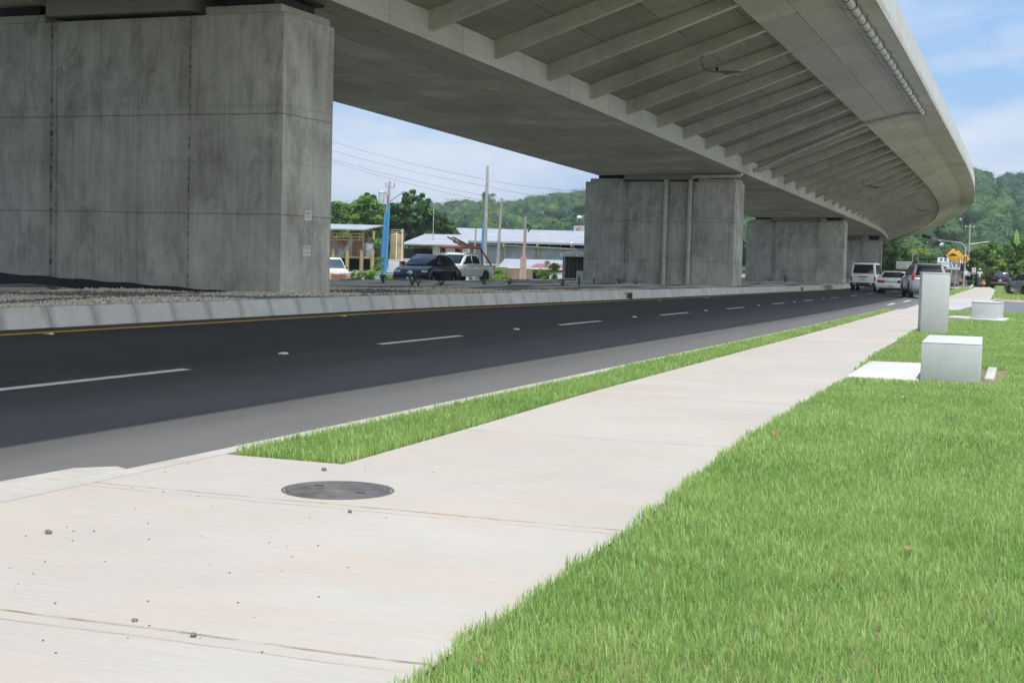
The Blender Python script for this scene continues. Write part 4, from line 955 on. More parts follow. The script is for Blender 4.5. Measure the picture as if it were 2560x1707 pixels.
v = vehicle('pickup_truck', 'white double cab pickup truck with a red ladder rack, behind the black hatchback', (p[0]-.55, p[1]-.2, -.06), (-.12, -1), 5.2, 1.8, [(2.55, .55), (2.58, .9), (2.35, 1.02), (1.2, 1.10), (-2.5, 1.10), (-2.58, 1.05), (-2.6, .55)], .42, (1.62, -1.55, .37),
            [(1.25, 1.09), (.5, 1.70), (.25, 1.78), (-.7, 1.78), (-.9, 1.70), (-1.08, 1.09)], .66, M['p_white'], M['glass'], [[(.9, 1.17), (.45, 1.58), (.0, 1.64), (.0, 1.17)], [(-.1, 1.17), (-.1, 1.64), (-.62, 1.62), (-.85, 1.4), (-.85, 1.17)]],
            head=(2.5, .55, .86, .82, 1.0, .12), bumper=(-2.6, .5, .72, M['trim']), cat='pickup')
PK = v; v.scale = (1.06, 1.06, 1.06)
for s_ in (-1, 1): MB().box((-2.57, s_*.84, .95), (.08, .12, .22)).build('tail_light', M['red_lens'], v, bevel=.015)
rk = MB()
for s_ in (-1, 1):
    rk.tube([(-2.35, s_*.78, 1.08), (-1.1, s_*.72, 2.04), (1.1, s_*.70, 2.06)], .05, 6)
    rk.tube([(-1.35, s_*.75, 1.08), (-1.2, s_*.72, 1.98)], .045, 6); rk.tube([(1.0, s_*.70, 1.72), (1.0, s_*.70, 2.06)], .04, 6)
for x in (1.0, .1, -.9): rk.tube([(x, -.72, 2.06), (x, .72, 2.06)], .045, 6)
rk.build('ladder_rack', M['red_metal'], v)
M['wood_grey'] = plain('weathered_wood', (.16, .13, .10), .85, var=.3)
def ladder(lx, ly, lz, tilt, label, yaw=0.0):
    r_ = root('ladder', label, 'ladder', (0, 0, 0), 0, 'ladders on the red rack'); r_.location = PK.matrix_basis @ Vector((lx, ly, lz)); r_.rotation_euler = (0, -tilt, PK.rotation_euler.z+yaw)
    for s_ in (-1, 1): MB().box((0, s_*.2, 0), (2.1, .05, .09)).build('rail', M['wood_grey'], r_)
    for i in range(6): MB().box((-.9+i*.36, 0, 0), (.04, .36, .04)).build('rung', M['wood_grey'], r_)
ladder(-.4, .42, 2.16, rad(4), 'grey wooden ladder lying on the left of the red rack')
ladder(-.6, -.1, 2.24, rad(9), 'grey wooden ladder lying in the middle of the red rack', .05)
ladder(-.7, -.45, 2.40, rad(15), 'grey wooden ladder lying highest and tilted up on the red rack', -.08)
# work truck in the yard
def LP(px, py, D):   # photo pixel and depth -> world point
    return at_D(px, py, D)
p = LP(830, 690, 112)
v = vehicle('truck', 'white flatbed truck cab in the yard behind the corrugated fence, cut by the nearest pier', (p[0]-1.0, p[1], -.9), (.88, -.48), 5.4, 1.95, [(2.65, .7), (2.6, 1.15), (2.3, 1.3), (.2, 1.3), (.1, .9), (-2.6, .9), (-2.6, .6)], .5, (1.75, -1.6, .4),
            [(2.3, 1.28), (1.75, 2.1), (1.5, 2.18), (.45, 2.18), (.3, 2.1), (.25, 1.28)], .78, M['p_white'], M['glass_b'], [[(2.0, 1.35), (1.62, 2.0), (.65, 2.0), (.65, 1.35)]], head=(2.6, .5, .88, .85, 1.05, .1), cat='truck')
for (px, py, D, hd, lab, nm) in ((1000, 690, 128, (-.9, .35), 'white car parked in the yard beside the blue poles', 'sedan'), (1093, 672, 140, (.3, -1), 'white van parked under the open shed in the yard', 'van'), (920, 672, 133, (-1, .1), 'white car with dark wheels parked under the rusty shed', 'sedan')):
    p = LP(px, py, D); z_ = ground_z(p[0], p[1])
    if nm == 'van':
        vehicle(nm, lab, (p[0], p[1], z_), hd, 4.6, 1.7, [(2.3, .62), (2.27, .95), (2.15, 1.08), (-2.2, 1.08), (-2.28, .5)], .32, (1.55, -1.35, .31), [(2.1, 1.08), (1.4, 1.88), (1.1, 1.95), (-2.0, 1.96), (-2.22, 1.08)], .70, M['p_white'], M['glass_b'], [[(1.75, 1.15), (1.3, 1.7), (.75, 1.72), (.75, 1.15)], [(.65, 1.15), (.65, 1.74), (-1.85, 1.74), (-1.95, 1.15)]], cat='van', handle=False)
    else:
        vehicle(nm, lab, (p[0], p[1], z_), hd, 4.4, 1.75, [(2.2, .5), (2.16, .7), (1.1, .9), (-1.5, .98), (-2.1, .95), (-2.2, .5)], .24, (1.35, -1.3, .31), [(1.05, .9), (.35, 1.4), (-.95, 1.42), (-1.7, .96)], .60, M['p_white'], M['glass_b'], [[(.75, .97), (.3, 1.3), (-.9, 1.32), (-1.35, 1.0)]], tail=(-2.15, .5, .8, .7, .85, .05), head=(2.1, .45, .8, .6, .74, .1), handle=False)

# ------------------------------------------------------------------ people
M['skin'] = plain('brown_skin', (.22, .12, .075), .6, var=.06); M['hair'] = plain('dark_hair', (.018, .014, .012), .7)
def cloth(n, c): return plain(n, c, .9, var=.10, scale=9)
def person(label, loc, fwd, H, shirt, trousers, shoe, pose, hat=None, short_sleeve=True, cat='person', sleeveless=False):
    """pose: joints in body frame (x right, y forward, z up) as fractions of H; one skinned body, clothes as children"""
    r_ = root('person', label, cat, loc, math.atan2(fwd[1], fwd[0])-math.pi/2)
    P = {k_: Vector(v_)*H for k_, v_ in pose.items()}
    def skin(name, chain, mat, rootv=0):
        verts = []; edges = []; rr = []; idx = {}
        for (a, ra, parent) in chain:
            p = P[a] if isinstance(a, str) else Vector(a)*H
            idx[str(a)] = len(verts); verts.append(p); rr.append(ra*H)
            if parent is not None: edges.append((idx[str(parent)], len(verts)-1))
        me = bpy.data.meshes.new(name); me.from_pydata([tuple(v) for v in verts], edges, [])
        o = bpy.data.objects.new(name, me); COL.objects.link(o)
        sm = o.modifiers.new('s', 'SKIN'); sm.use_smooth_shade = True; ss = o.modifiers.new('ss', 'SUBSURF'); ss.levels = 2; ss.render_levels = 2
        for i, d in enumerate(me.skin_vertices[0].data):
            d.radius = (rr[i], rr[i]); d.use_root = (i == rootv)
        bpy.context.view_layer.update()
        m2 = bpy.data.meshes.new_from_object(o.evaluated_get(bpy.context.evaluated_depsgraph_get()))
        bpy.data.objects.remove(o); m2.materials.clear(); m2.materials.append(mat)
        q = bpy.data.objects.new(name, m2); COL.objects.link(q); q.parent = r_; return q
    ch = [('pelvis', .058, None), ('waist', .056, 'pelvis'), ('chest', .070, 'waist'), ('neck', .030, 'chest'), ('chin', .038, 'neck'), ('brow', .046, 'chin'), ('crown', .034, 'brow')]
    for s_ in 'lr':
        ch += [('sh'+s_, .034, 'chest'), ('el'+s_, .023, 'sh'+s_), ('wr'+s_, .016, 'el'+s_), ('pm'+s_, .020, 'wr'+s_)]
        ch += [('hip'+s_, .050, 'pelvis'), ('kn'+s_, .034, 'hip'+s_), ('an'+s_, .022, 'kn'+s_), ('toe'+s_, .018, 'an'+s_)]
    body = skin('body', ch, M['skin'])
    # fingers and thumbs, joined to the body mesh
    fb_ = MB()
    for s_, sg in (('l', -1), ('r', 1)):
        pm = P['pm'+s_]; d = (pm-P['wr'+s_]).normalized(); fw = Vector((0, 1, 0)); fw = (fw-d*fw.dot(d)).normalized(); ins = Vector((-sg, 0, 0))
        for j, ln in enumerate((.036, .042, .040, .031)):
            b0 = pm+d*.008*H+fw*(.0115*H*(1.5-j)); b1 = b0+d*ln*.5*H+ins*.004*H; b2 = b1+d*ln*.4*H+ins*.013*H
            fb_.tube([b0, b1, b2], [.0052*H, .0048*H, .0036*H], 6)
        t0 = pm-d*.006*H+fw*.018*H; fb_.tube([t0, t0+d*.02*H+fw*.010*H+ins*.004*H, t0+d*.036*H+fw*.008*H+ins*.010*H], [.006*H, .0055*H, .004*H], 6)
    # face and ears
    c = (P['brow']+P['chin'])/2; fy = (P['brow'].y-c.y)
    fb_.tube([c+Vector((0, .040, .004))*H, c+Vector((0, .054, -.008))*H], [.006*H, .010*H], 6)
    for sg in (-1, 1): fb_.lathe([(.003*H, -.012*H), (.011*H, 0), (.003*H, .012*H)], tuple(c+Vector((sg*.046, -.002, 0))*H), 6)
    fm = fb_.build('tmp', M['skin']); bm = bmesh.new(); bm.from_mesh(body.data); bm.from_mesh(fm.data); bm.to_mesh(body.data); bm.free(); bpy.data.objects.remove(fm)
    ey = MB()
    for sg in (-1, 1): ey.lathe([(.001*H, -.005*H), (.006*H, 0), (.001*H, .005*H)], tuple(c+Vector((sg*.018, .043, .012))*H), 6)
    ey.box(tuple(c+Vector((0, .046, -.022))*H), (.024*H, .006*H, .005*H)); ey.build('face', M['hair'], body)
    # clothes
    tc = [('chest', .080, None), ('waist', .072, 'chest'), ('pelvis', .068, 'waist')]
    hem = P['pelvis']/H-Vector((0, 0, .03)); tc += [(tuple(hem), .070, 'pelvis')]
    for s_ in 'lr':
        m_ = (P['sh'+s_]*.35+P['el'+s_]*.65)/H
        tc += [('sh'+s_, .043, 'chest')]
        if not sleeveless: tc += [(tuple(m_), .034, 'sh'+s_)]
    skin('shirt', tc, shirt)
    tr = [('pelvis', .064, None)]
    for s_ in 'lr':
        lo = (P['an'+s_]*.9+P['kn'+s_]*.1)/H
        tr += [('hip'+s_, .056, 'pelvis'), ('kn'+s_, .042, 'hip'+s_), (tuple(lo), .034, 'kn'+s_)]
    skin('trousers', tr, trousers)
    for s_ in 'lr':
        a = P['an'+s_]; t = P['toe'+s_]; d = (t-a); d.z = 0; d = d.normalized() if d.length > 1e-4 else Vector((0, 1, 0)); rt = math.atan2(d.y, d.x)
        MB().box(tuple((a*.5+t*.5).xy)+(min(a.z, t.z)*.5+.012*H,), (.15*H, .058*H, .045*H), rt).build('shoe', shoe, r_, bevel=.016*H)
    if hat is not None:
        b0 = P['brow']; MB().lathe([(.088*H, .006*H), (.085*H, .012*H), (.052*H, .03*H), (.048*H, .062*H), (.03*H, .072*H), (.001, .074*H)], tuple(b0), 18).build('hat', hat, r_, smooth=True)
    else:
        b0 = P['brow']; MB().lathe([(.047*H, -.022*H), (.0515*H, .006*H), (.046*H, .032*H), (.025*H, .047*H), (.001, .05*H)], (b0.x, b0.y-.008*H, b0.z), 14).build('hair', M['hair'], r_, smooth=True)
    return r_
WALK = dict(pelvis=(0, 0, .53), waist=(0, .005, .62), chest=(0, .01, .735), neck=(0, .015, .835), chin=(0, .025, .875), brow=(0, .02, .935), crown=(0, .012, .965),
            shl=(-.105, .01, .80), ell=(-.135, -.02, .64), wrl=(-.14, .05, .50), pml=(-.14, .07, .465), shr=(.105, .01, .80), elr=(.135, .01, .635), wrr=(.15, .0, .485), pmr=(.152, .002, .45),
            hipl=(-.05, 0, .50), knl=(-.052, .05, .28), anl=(-.052, .03, .05), toel=(-.055, .10, .02), hipr=(.05, 0, .50), knr=(.052, .02, .28), anr=(.052, -.06, .06), toer=(.055, .0, .02))
person('man in white T-shirt and white hat walking away along the far pavement', (-8.45, 141, .08), (-.08, 1), 1.70, cloth('white_cotton', (.66, .67, .70)), cloth('blue_grey_denim', (.13, .18, .22)), M['trim'], WALK, hat=cloth('white_hat', (.68, .67, .64)))
P2 = dict(WALK); P2.update(ell=(-.13, .04, .64), wrl=(-.12, .16, .56), pml=(-.12, .19, .54), anr=(.052, -.03, .05), toer=(.055, .04, .02))
pp_ = at_D(2405.5, 712, 161)
person('man in grey sleeveless shirt and dark trousers standing beyond the traffic light sign', (pp_[0], pp_[1], 0), (-1, .25), 1.72, cloth('grey_cotton', (.28, .28, .31)), cloth('dark_denim', (.05, .06, .12)), M['trim'], P2, sleeveless=True)
P3 = dict(WALK); P3.update(elr=(.15, .03, .70), wrr=(.12, .10, .82), pmr=(.11, .12, .85))
pp_ = at_D(2413.5, 711, 172)
person('person in teal shirt and bright blue jeans farthest along the pavement', (pp_[0], pp_[1], 0), (.2, 1), 1.66, cloth('teal_cotton', (.03, .30, .32)), cloth('blue_denim', (.06, .13, .42)), M['trim'], P3)
# red bundle carried by the walking man
rb = root('red_bag', 'round red and white bag hanging from the hat wearing man\'s right hand', 'bag', (-8.09, 141.05, .12))
MB().lathe([(.02, .03), (.14, .07), (.19, .20), (.20, .34), (.16, .48), (.08, .56), (.03, .60)], n=16).build('sack', plain('red_sack', (.55, .05, .05), .6, var=.3, scale=5), rb, smooth=True)
MB().lathe([(.196, .23), (.205, .29), (.20, .36)], n=16).build('white_band', plain('white_print', (.68, .6, .58), .6, var=.2), rb, smooth=True)
MB().tube([(-.05, 0, .56), (-.05, 0, .64), (.0, 0, .67), (.05, 0, .64), (.05, 0, .56)], .012, 6).build('handle', M['trim'], rb)
yc = at_D(2400.5, 717, 150); yb = root('yellow_crate', 'yellow crate on a short dark stand beside the far pavement', 'crate', (yc[0], yc[1], ground_z(yc[0], yc[1])+.1))
MB().hexa([(-.14, -.14, 0), (.14, -.14, 0), (.14, .14, 0), (-.14, .14, 0)], [(-.12, -.12, .42), (.12, -.12, .42), (.12, .12, .42), (-.12, .12, .42)]).build('stand', M['trim'], yb)
MB().box((0, 0, .58), (.34, .34, .32)).box((0, 0, .75), (.38, .38, .03)).build('crate_box', plain('yellow_plastic', (.66, .40, .04), .5), yb, bevel=.01)
# ------------------------------------------------------------------ background, built where it stands
def BG(name, label, cat, px, D, zb, group=None):
    p = at_D(px, hor(px), D); r_ = root(name, label, cat, (p[0], p[1], zb), YAW, group)
    r_['_px'] = px; r_['_D'] = D; r_['_z'] = zb
    r_.pop('_px') if False else None
    def L(x, y=None, dd=0.0):      # photo pixel -> local (right, height) at depth D+dd
        a = (x-px)*(D+dd)/F + (px-CX)*dd/F
        return (a, None) if y is None else (a, CAMZ+(hor(x)-y)*(D+dd)/F-zb)
    for q in ('_px', '_D', '_z'): del r_[q]
    return r_, L
M['yellow_sign'] = plain('yellow_sign_face', (.72, .38, .03), .45, var=.04); M['black_sign'] = plain('black_sign_print', (.02, .02, .02), .6)
M['white_sign'] = plain('white_sign_face', (.84, .85, .86), .5, var=.04); M['red_sign'] = plain('red_sign_print', (.5, .04, .04), .5); M['green_sign'] = plain('green_sign_print', (.03, .40, .33), .5)
M['amber_sign'] = plain('amber_sign_print', (.8, .5, .08), .5)
M['conc_pole'] = plain('concrete_pole', (.42, .41, .39), .85, var=.18, scale=2); M['blue_pole'] = plain('blue_painted_pole', (.07, .28, .58), .5, var=.1, scale=2); M['pink_pole'] = plain('pink_painted_pole', (.62, .42, .36), .8, var=.1, scale=2)
M['yellow_steel'] = plain('yellow_painted_steel', (.40, .31, .17), .65, var=.2, scale=2); M['white_wall'] = plain('white_wall', (.60, .64, .64), .8, var=.08)
def diamond(px, py, hd, base, D, label, marks):
    zb = .08; r_, L = BG('warning_sign', label, 'road sign', px, D, zb, 'yellow diamond warning signs'); zc = L(px, py)[1]; h = hd*D/F
    b0 = L(base[0])[0]
    MB().tube([(b0, .03, 0), (0, .03, zc-h*.7), (0, .03, zc+h*.5)], .032, 8).build('post', M['galv'], r_, smooth=True)
    pl_ = MB().prism([(0, zc-h), (h, zc), (0, zc+h), (-h, zc)], -.012, .0).build('panel', M['yellow_sign'], r_, bevel=.006)
    for (poly, mt) in marks: MB().prism([(x*h, zc+z*h) for x, z in poly], -.018, -.0125).build('symbol', mt, pl_)
hump = [(-.58, -.06), (.58, -.06), (.58, .06), (.42, .08), (.30, .2), (.12, .3), (-.12, .3), (-.30, .2), (-.42, .08), (-.58, .06)]
diamond(2380.4, 639, 18.4, (2375, 733), 93, 'yellow diamond sign with a black hump, nearest of the three', [(hump, M['black_sign'])])
diamond(2393.4, 641.5, 16.0, (2387.5, 727), 105, 'yellow diamond sign half hidden behind the hump sign', [([(.02, -.34), (.12, -.34), (.06, -.1), (-.02, -.06)], M['black_sign'])])
circ = lambda cx, cz, r: [(cx+r*math.cos(a), cz+r*math.sin(a)) for a in np.linspace(0, 2*math.pi, 13)[:-1]]
tl = [[(-.28, -.42), (.28, -.42), (.28, .46), (-.28, .46)]]
fins = [[(s*.28, z), (s*.42, z+.14), (s*.28, z+.14)] for s in (-1, 1) for z in (-.36, -.07, .22)]
diamond(2412, 647.5, 12.4, (2409, 721), 121, 'yellow diamond sign showing a traffic light in red amber and green', [(tl[0], M['black_sign'])]+[(f if f[0][0] > 0 else f[::-1], M['black_sign']) for f in fins])
_s3 = [o for o in bpy.data.objects if o.name.startswith('warning_sign')][-1]
h3 = 12.4*121/F; z3 = CAMZ+(hor(2412)-647.5)*121/F-.08; _p3 = [c for c in _s3.children if c.name.startswith('panel')][0]
for cz, mt in ((.30, M['red_sign']), (.02, M['amber_sign']), (-.27, M['green_sign'])): MB().prism([(x*h3, z3+z*h3) for x, z in circ(0, cz, .15)], -.024, -.0185).build('symbol', mt, _p3)
r_, L = BG('speed_sign', 'white rectangular speed limit sign with a red ring on a thin post', 'road sign', 2434.7, 150, 0)
zc = L(2434.7, 677.5)[1]; w = .21; h = .325
MB().tube([(0, .03, 0), (0, .03, zc+h*.8)], .03, 8).build('post', M['galv'], r_, smooth=True)
pl_ = MB().box((0, 0, zc), (w*2, .012, h*2)).build('panel', M['white_sign'], r_, bevel=.004)
rg = MB(); n = 20
for i in range(n):
    a, b_ = 2*math.pi*i/n, 2*math.pi*(i+1)/n; f = lambda q, r: (r*math.cos(q), r*math.sin(q)+zc+.1)
    (x0, z0), (x1, z1), (x2, z2), (x3, z3_) = f(a, .175), f(b_, .175), f(b_, .13), f(a, .13)
    rg.add([(x0, -.009, z0), (x1, -.009, z1), (x2, -.009, z2), (x3, -.009, z3_)], [(0, 1, 2, 3)])
rg.build('ring', M['red_sign'], pl_); text_mesh('40', .2, 'writing', M['black_sign'], pl_, Matrix.Translation((0, -.008, zc+.1)) @ FACE, .002)
MB().box((0, -.009, zc-.16), (.30, .003, .06)).build('writing', M['black_sign'], pl_); MB().box((0, -.009, zc-.25), (.26, .003, .05)).build('writing', M['black_sign'], pl_)
r_, L = BG('notice_sign', 'small plain white sign on a post behind the traffic light sign', 'road sign', 2415, 140, 0)
zc = L(2415, 683)[1]; MB().box((0, 0, zc), (.30, .012, .42)).build('panel', M['white_sign'], r_, bevel=.004); MB().tube([(-.1, .03, 0), (-.1, .03, zc+.2)], .028, 8).build('post', M['galv'], r_)
# traffic signal on a curved mast arm
D = 150; r_, L = BG('traffic_signal', 'tall curved mast arm with a dark traffic signal hung over the road', 'traffic signal', 2410.5, D, 0)
ms = MB(); path = [(0, 0, 0), (0, 0, L(2410, 640)[1])]+[(L(x)[0], 0, L(x, y)[1]) for x, y in ((2411, 622), (2406, 613), (2398, 608), (2390, 606), (2370, 604), (2344, 600), (2322, 595), (2300, 588))]
ms.tube(path, [.13, .11, .10, .095, .09, .085, .075, .065, .055, .05], 10).build('mast', M['galv'], r_, smooth=True)
for (x, y, rot_, nm) in ((2312.5, 592, 12, 'signal_head'),):
    a, z = L(x, y); q = MB().box((a, -.1, z), (.92, .3, .36), rot=Matrix.Rotation(rad(rot_), 3, 'Y')).build(nm, M['trim'], r_, bevel=.03)
    for i in (-1, 0, 1): MB().lathe([(.13, -.26), (.13, -.24), (.10, -.245)], (a+i*.27, 0, z-i*.056), 12, 'Y').build('lens', M['rubber'], q)
for (x, y0, y1) in ((2404, 662, 675),):
    a, z0 = L(x, y1); z1 = L(x, y0)[1]; q = MB().box((a, -.12, (z0+z1)/2), (.34, .26, z1-z0+.25)).build('signal_head', M['trim'], r_, bevel=.03)
    for i in (-1, 0, 1): MB().lathe([(.10, -.27), (.10, -.25), (.08, -.255)], (a, 0, (z0+z1)/2+i*.26), 12, 'Y').build('lens', M['rubber'], q)
    MB().tube([(a, 0, (z0+z1)/2+.2), (0, 0, (z0+z1)/2+.2)], .03, 6).build('signal_arm', M['trim'], r_)
MB().lathe([(.02, 0), (.17, .05), (.17, .2), (.02, .25)], (L(2345.5)[0], 0, L(2345.5, 604)[1]-.05), 12).build('camera_dome', M['white_sign'], r_, smooth=True)
# street lamp and poles at the right
r_, L = BG('street_lamp', 'pale street lamp with its arm reaching left over the road, behind the white billboard', 'street lamp', 2280, 240, 0)
MB().tube([(0, 0, 0), (0, 0, L(2280, 634)[1])]+[(L(x)[0], 0, L(x, y)[1]) for x, y in ((2276, 628), (2268, 621), (2262, 618.5))], [.12, .09, .07, .06, .05], 8).build('pole', M['galv'], r_, smooth=True)
a, z = L(2257, 617.6); MB().box((a, 0, z), (.7, .3, .14)).build('lamp_head', M['white_sign'], r_, bevel=.04)
for (px, y0, D, rr, lab) in ((2294, 628, 250, .12, 'short pale pole right of the white billboard'), (2420, 560, 230, .16, 'tall grey utility pole standing before the wooded hill at right')):
    r_, L = BG('utility_pole', lab, 'pole', px, D, 0); zt = L(px, y0)[1]
    MB().tube([(0, 0, 0), (0, 0, zt)], [rr, rr*.7], 8).build('pole', M['conc_pole'], r_, smooth=True)
    if px > 2400:
        MB().box((0, 0, zt-.5), (1.6, .1, .12)).build('cross_arm', M['conc_pole'], r_)
        for s_ in (-.7, 0, .7): MB().lathe([(.05, 0), (.07, .08), (.04, .2)], (s_, 0, zt-.44), 8).build('insulator', M['white_sign'], r_)
        for y in (611,): MB().tube([(0, -.05, L(2420, y)[1]), (L(2470)[0], 0, L(2470, 604)[1])], .05, 6).build('service_line', M['galv'], r_)
# billboards
M['legs'] = plain('dark_steel', (.05, .05, .05), .6, .3)
D = 250; r_, L = BG('billboard', 'small white billboard with pale blue lettering left of the street lamp', 'billboard', 2259.5, D, -.2)
(x0, z1), (x1, z0) = L(2239.5, 653), L(2279.5, 673.5)
pn = MB().box(((x0+x1)/2, 0, (z0+z1)/2), (x1-x0, .12, z1-z0)).build('panel', M['white_sign'], r_, bevel=.02)
MB().box((x0-.03, -.02, (z0+z1)/2), (.08, .16, z1-z0+.06)).build('frame', M['red_sign'], r_)
M['pale_blue'] = plain('pale_blue_print', (.30, .38, .52), .6); M['pale_green'] = plain('pale_green_print', (.42, .50, .26), .6, var=.3, scale=3)
text_mesh('CEVARIS DELI', .40, 'writing', M['pale_blue'], pn, Matrix.Translation(((x0+x1)/2, -.065, z0+(z1-z0)*.56)) @ FACE, .004, .95)
MB().box(((x0+x1)/2+.1, -.064, z0+(z1-z0)*.80), ((x1-x0)*.72, .006, .09)).build('writing', M['pale_blue'], pn)
MB().prism([((x0+x1)/2-.5, z0+.08), (x1-.1, z0+.08), (x1-.15, z0+.42), ((x0+x1)/2+.5, z0+.34), ((x0+x1)/2, z0+.48)], -.068, -.061).build('picture', M['pale_green'], pn)
for x in (2249, 2269): MB().tube([(L(x)[0], .1, 0), (L(x)[0], .1, z0+.2)], .08, 8).build('leg', M['legs'], r_)
D = 260; r_, L = BG('billboard', 'long blue and white striped billboard behind the yellow diamond signs', 'billboard', 2375, D, -.3)
M['blue_print'] = plain('blue_print', (.05, .17, .46), .55, var=.12); M['brick_print'] = plain('brick_red_print', (.34, .13, .14), .6, var=.1)
(x0, z1), (x1, z0) = L(2342, 643.5), L(2408, 668.5)
pn = MB().prism([(x0, z0+.5), (x0+1.9, z0), (x1, z0), (x1, z1), (x0+.1, z1)], -.06, .06).build('panel', M['white_sign'], r_)
for i, (a, b_, c_, d_) in enumerate([(2349, 2354, 645, 653), (2359.5, 2365.5, 644, 653.5), (2371, 2377, 645, 656), (2373, 2377, 656, 668), (2382, 2388, 648, 668), (2393, 2399, 648, 668), (2402, 2404, 646, 660)]):
    (xa, za), (xb, zb_) = L(a, c_), L(b_, d_); MB().box(((xa+xb)/2, -.063, (za+zb_)/2), (xb-xa, .008, za-zb_)).build('stripe', M['blue_print'], pn)
(xa, za), (xb, zb_) = L(2379, 656), L(2400, 661.5); MB().box(((xa+xb)/2, -.072, (za+zb_)/2), (xb-xa, .008, za-zb_)).build('red_band', M['brick_print'], pn)
(xa, za), (xb, zb_) = L(2345, 655), L(2372, 662.5); MB().box(((xa+xb)/2, -.072, (za+zb_)/2), (xb-xa, .008, za-zb_)).build('name_band', plain('grey_print', (.50, .50, .55), .6), pn)
for x in (2352, 2375, 2398): MB().tube([(L(x)[0], .12, 0), (L(x)[0], .12, z0+.2)], .1, 8).build('leg', M['legs'], r_)
MB().box((L(2390)[0], .6, 1.2), (5.2, 1.5, 1.9)).build('base_wall', M['conc_pole'], r_)
r_, L = BG('roadside_wall', 'low pale wall behind the posts of the yellow diamond signs', 'wall', 2388, 205, -.3)
MB().box((0, .2, .9), (2.6, .3, 2.2)).build('wall', plain('grey_block_wall', (.20, .20, .19), .9, var=.2), r_); MB().box((0, .2, 2.15), (2.9, .7, .32)).build('coping', M['white_wall'], r_)

# ------------------------------------------------------------------ the yard beyond the opposite road
Z1 = lambda x, y: (800+x/3.136, 240+y/3.136)
ZS = lambda x, y: (820+x/9.8, 560+y/9.8)
def m_corr(name, c1, c2, axis=0, pitch=.18, rust=0.0, rustc=(.20, .09, .05)):
    m, nt, b = mat_new(name); k = N(nt); co = k.coords(); xyz = k.sep(co)
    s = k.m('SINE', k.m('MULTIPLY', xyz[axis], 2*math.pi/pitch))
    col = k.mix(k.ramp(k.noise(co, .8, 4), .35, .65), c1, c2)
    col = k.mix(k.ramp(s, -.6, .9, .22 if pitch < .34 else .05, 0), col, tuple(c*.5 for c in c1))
    if rust:
        rn = k.noise(k.scaled(co, (1.0, 1, .45)), .9, 6, .7, .5); cell = k.n('ShaderNodeTexWhiteNoise', noise_dimensions='1D'); k.link(k.m('FLOOR', k.m('DIVIDE', xyz[0], .85)), cell.inputs['W'])
        col = k.mix(k.ramp(k.m('ADD', rn, k.m('MULTIPLY', cell.outputs[0], .25)), .62-rust*.2, .78-rust*.2), col, rustc)
    k.link(col, b.inputs['Base Color']); b.inputs['Roughness'].default_value = .5; b.inputs['Metallic'].default_value = .15
    k.bump(s, .6 if pitch < .34 else .12, .03, b); return m
M['rusty'] = m_corr('rusty_sheet', (.34, .37, .38), (.48, .50, .50), 0, .2, .75); M['roof_sheet'] = m_corr('pale_roof_sheet', (.36, .375, .40), (.46, .47, .49), 0, .35)
M['blue_sheet'] = m_corr('grey_blue_sheet', (.27, .33, .40), (.36, .42, .48), 0, .32); M['fence_sheet'] = m_corr('fence_sheet', (.50, .50, .52), (.60, .60, .62), 2, .12, .12); M['fence_blue'] = m_corr('blue_fence_sheet', (.12, .27, .42), (.22, .40, .52), 2, .12, .1, (.42, .46, .48))
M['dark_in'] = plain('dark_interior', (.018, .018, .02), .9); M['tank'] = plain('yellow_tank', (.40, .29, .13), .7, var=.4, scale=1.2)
# rusty shed on stilts
D = 118; zb = -.9; r_, L = BG('yard_shed', 'rusty sheet metal shed on yellow stilts with a grey roof, beside the nearest pier', 'shed', 880, D, zb)
def BX(mb, x0, y0, x1, y1, d0, d1, dd=0.0):
    (a, z1), (b_, z0) = L(x0, y0), L(x1, y1); mb.box(((a+b_)/2, (d0+d1)/2, (z0+z1)/2), (b_-a, d1-d0, z1-z0)); return mb
wl1 = MB(); xl = 760
BX(wl1, xl, 592, ZS(870, 0)[0], 641, 0, 4.5).build('wall', M['rusty'], r_)
BX(MB(), ZS(875, 0)[0], 592, ZS(1105, 0)[0], 607, .3, .4).build('wall', plain('brown_sheet', (.13, .085, .07), .7), r_)
BX(MB(), ZS(905, 0)[0], 609, ZS(1100, 0)[0], 624, .3, .42).build('wall', plain('grey_sheet', (.42, .46, .50), .6), r_)
BX(MB(), ZS(875, 0)[0], 624, ZS(1105, 0)[0], 642, .3, .42).build('wall', M['rusty'], r_)
a0 = L(xl)[0]; a1, zf = L(ZS(930, 170)[0], ZS(930, 165)[1]); a2, zk = L(ZS(1340, 62)[0], ZS(1340, 62)[1], 5.0)
MB().hexa([(a0, -.9, zf), (a1, -.9, zf), (a2, 5, zk), (a0, 5, zk)], [(a0, -.9, zf+.1), (a1, -.9, zf+.1), (a2, 5, zk+.1), (a0, 5, zk+.1)]).build('roof', M['roof_sheet'], r_)
for x in (90, 330, 850, 1110):
    s_ = MB(); xx = L(ZS(x, 0)[0])[0]; s_.box((xx, .15, (zf+L(880, 598)[1])/2), (.18, .18, zf-L(880, 598)[1])).build('roof_post', M['yellow_steel'], r_)
for x in (-80, 135, 480, 830, 1095):
    xx = L(ZS(x, 0)[0])[0]; zt = L(880, ZS(0, 620)[1])[1]; MB().tube([(xx, -.25, 0), (xx, -.25, zt)], .17, 10).build('stilt', M['yellow_steel'], r_)
for y in (585, 592.5, 600.5):
    z = L(880, y)[1]; MB().box(((a0+L(ZS(840, 0)[0])[0])/2, -.5, z), (L(ZS(840, 0)[0])[0]-a0, .06, .07)).build('railing', M['yellow_steel'], r_)
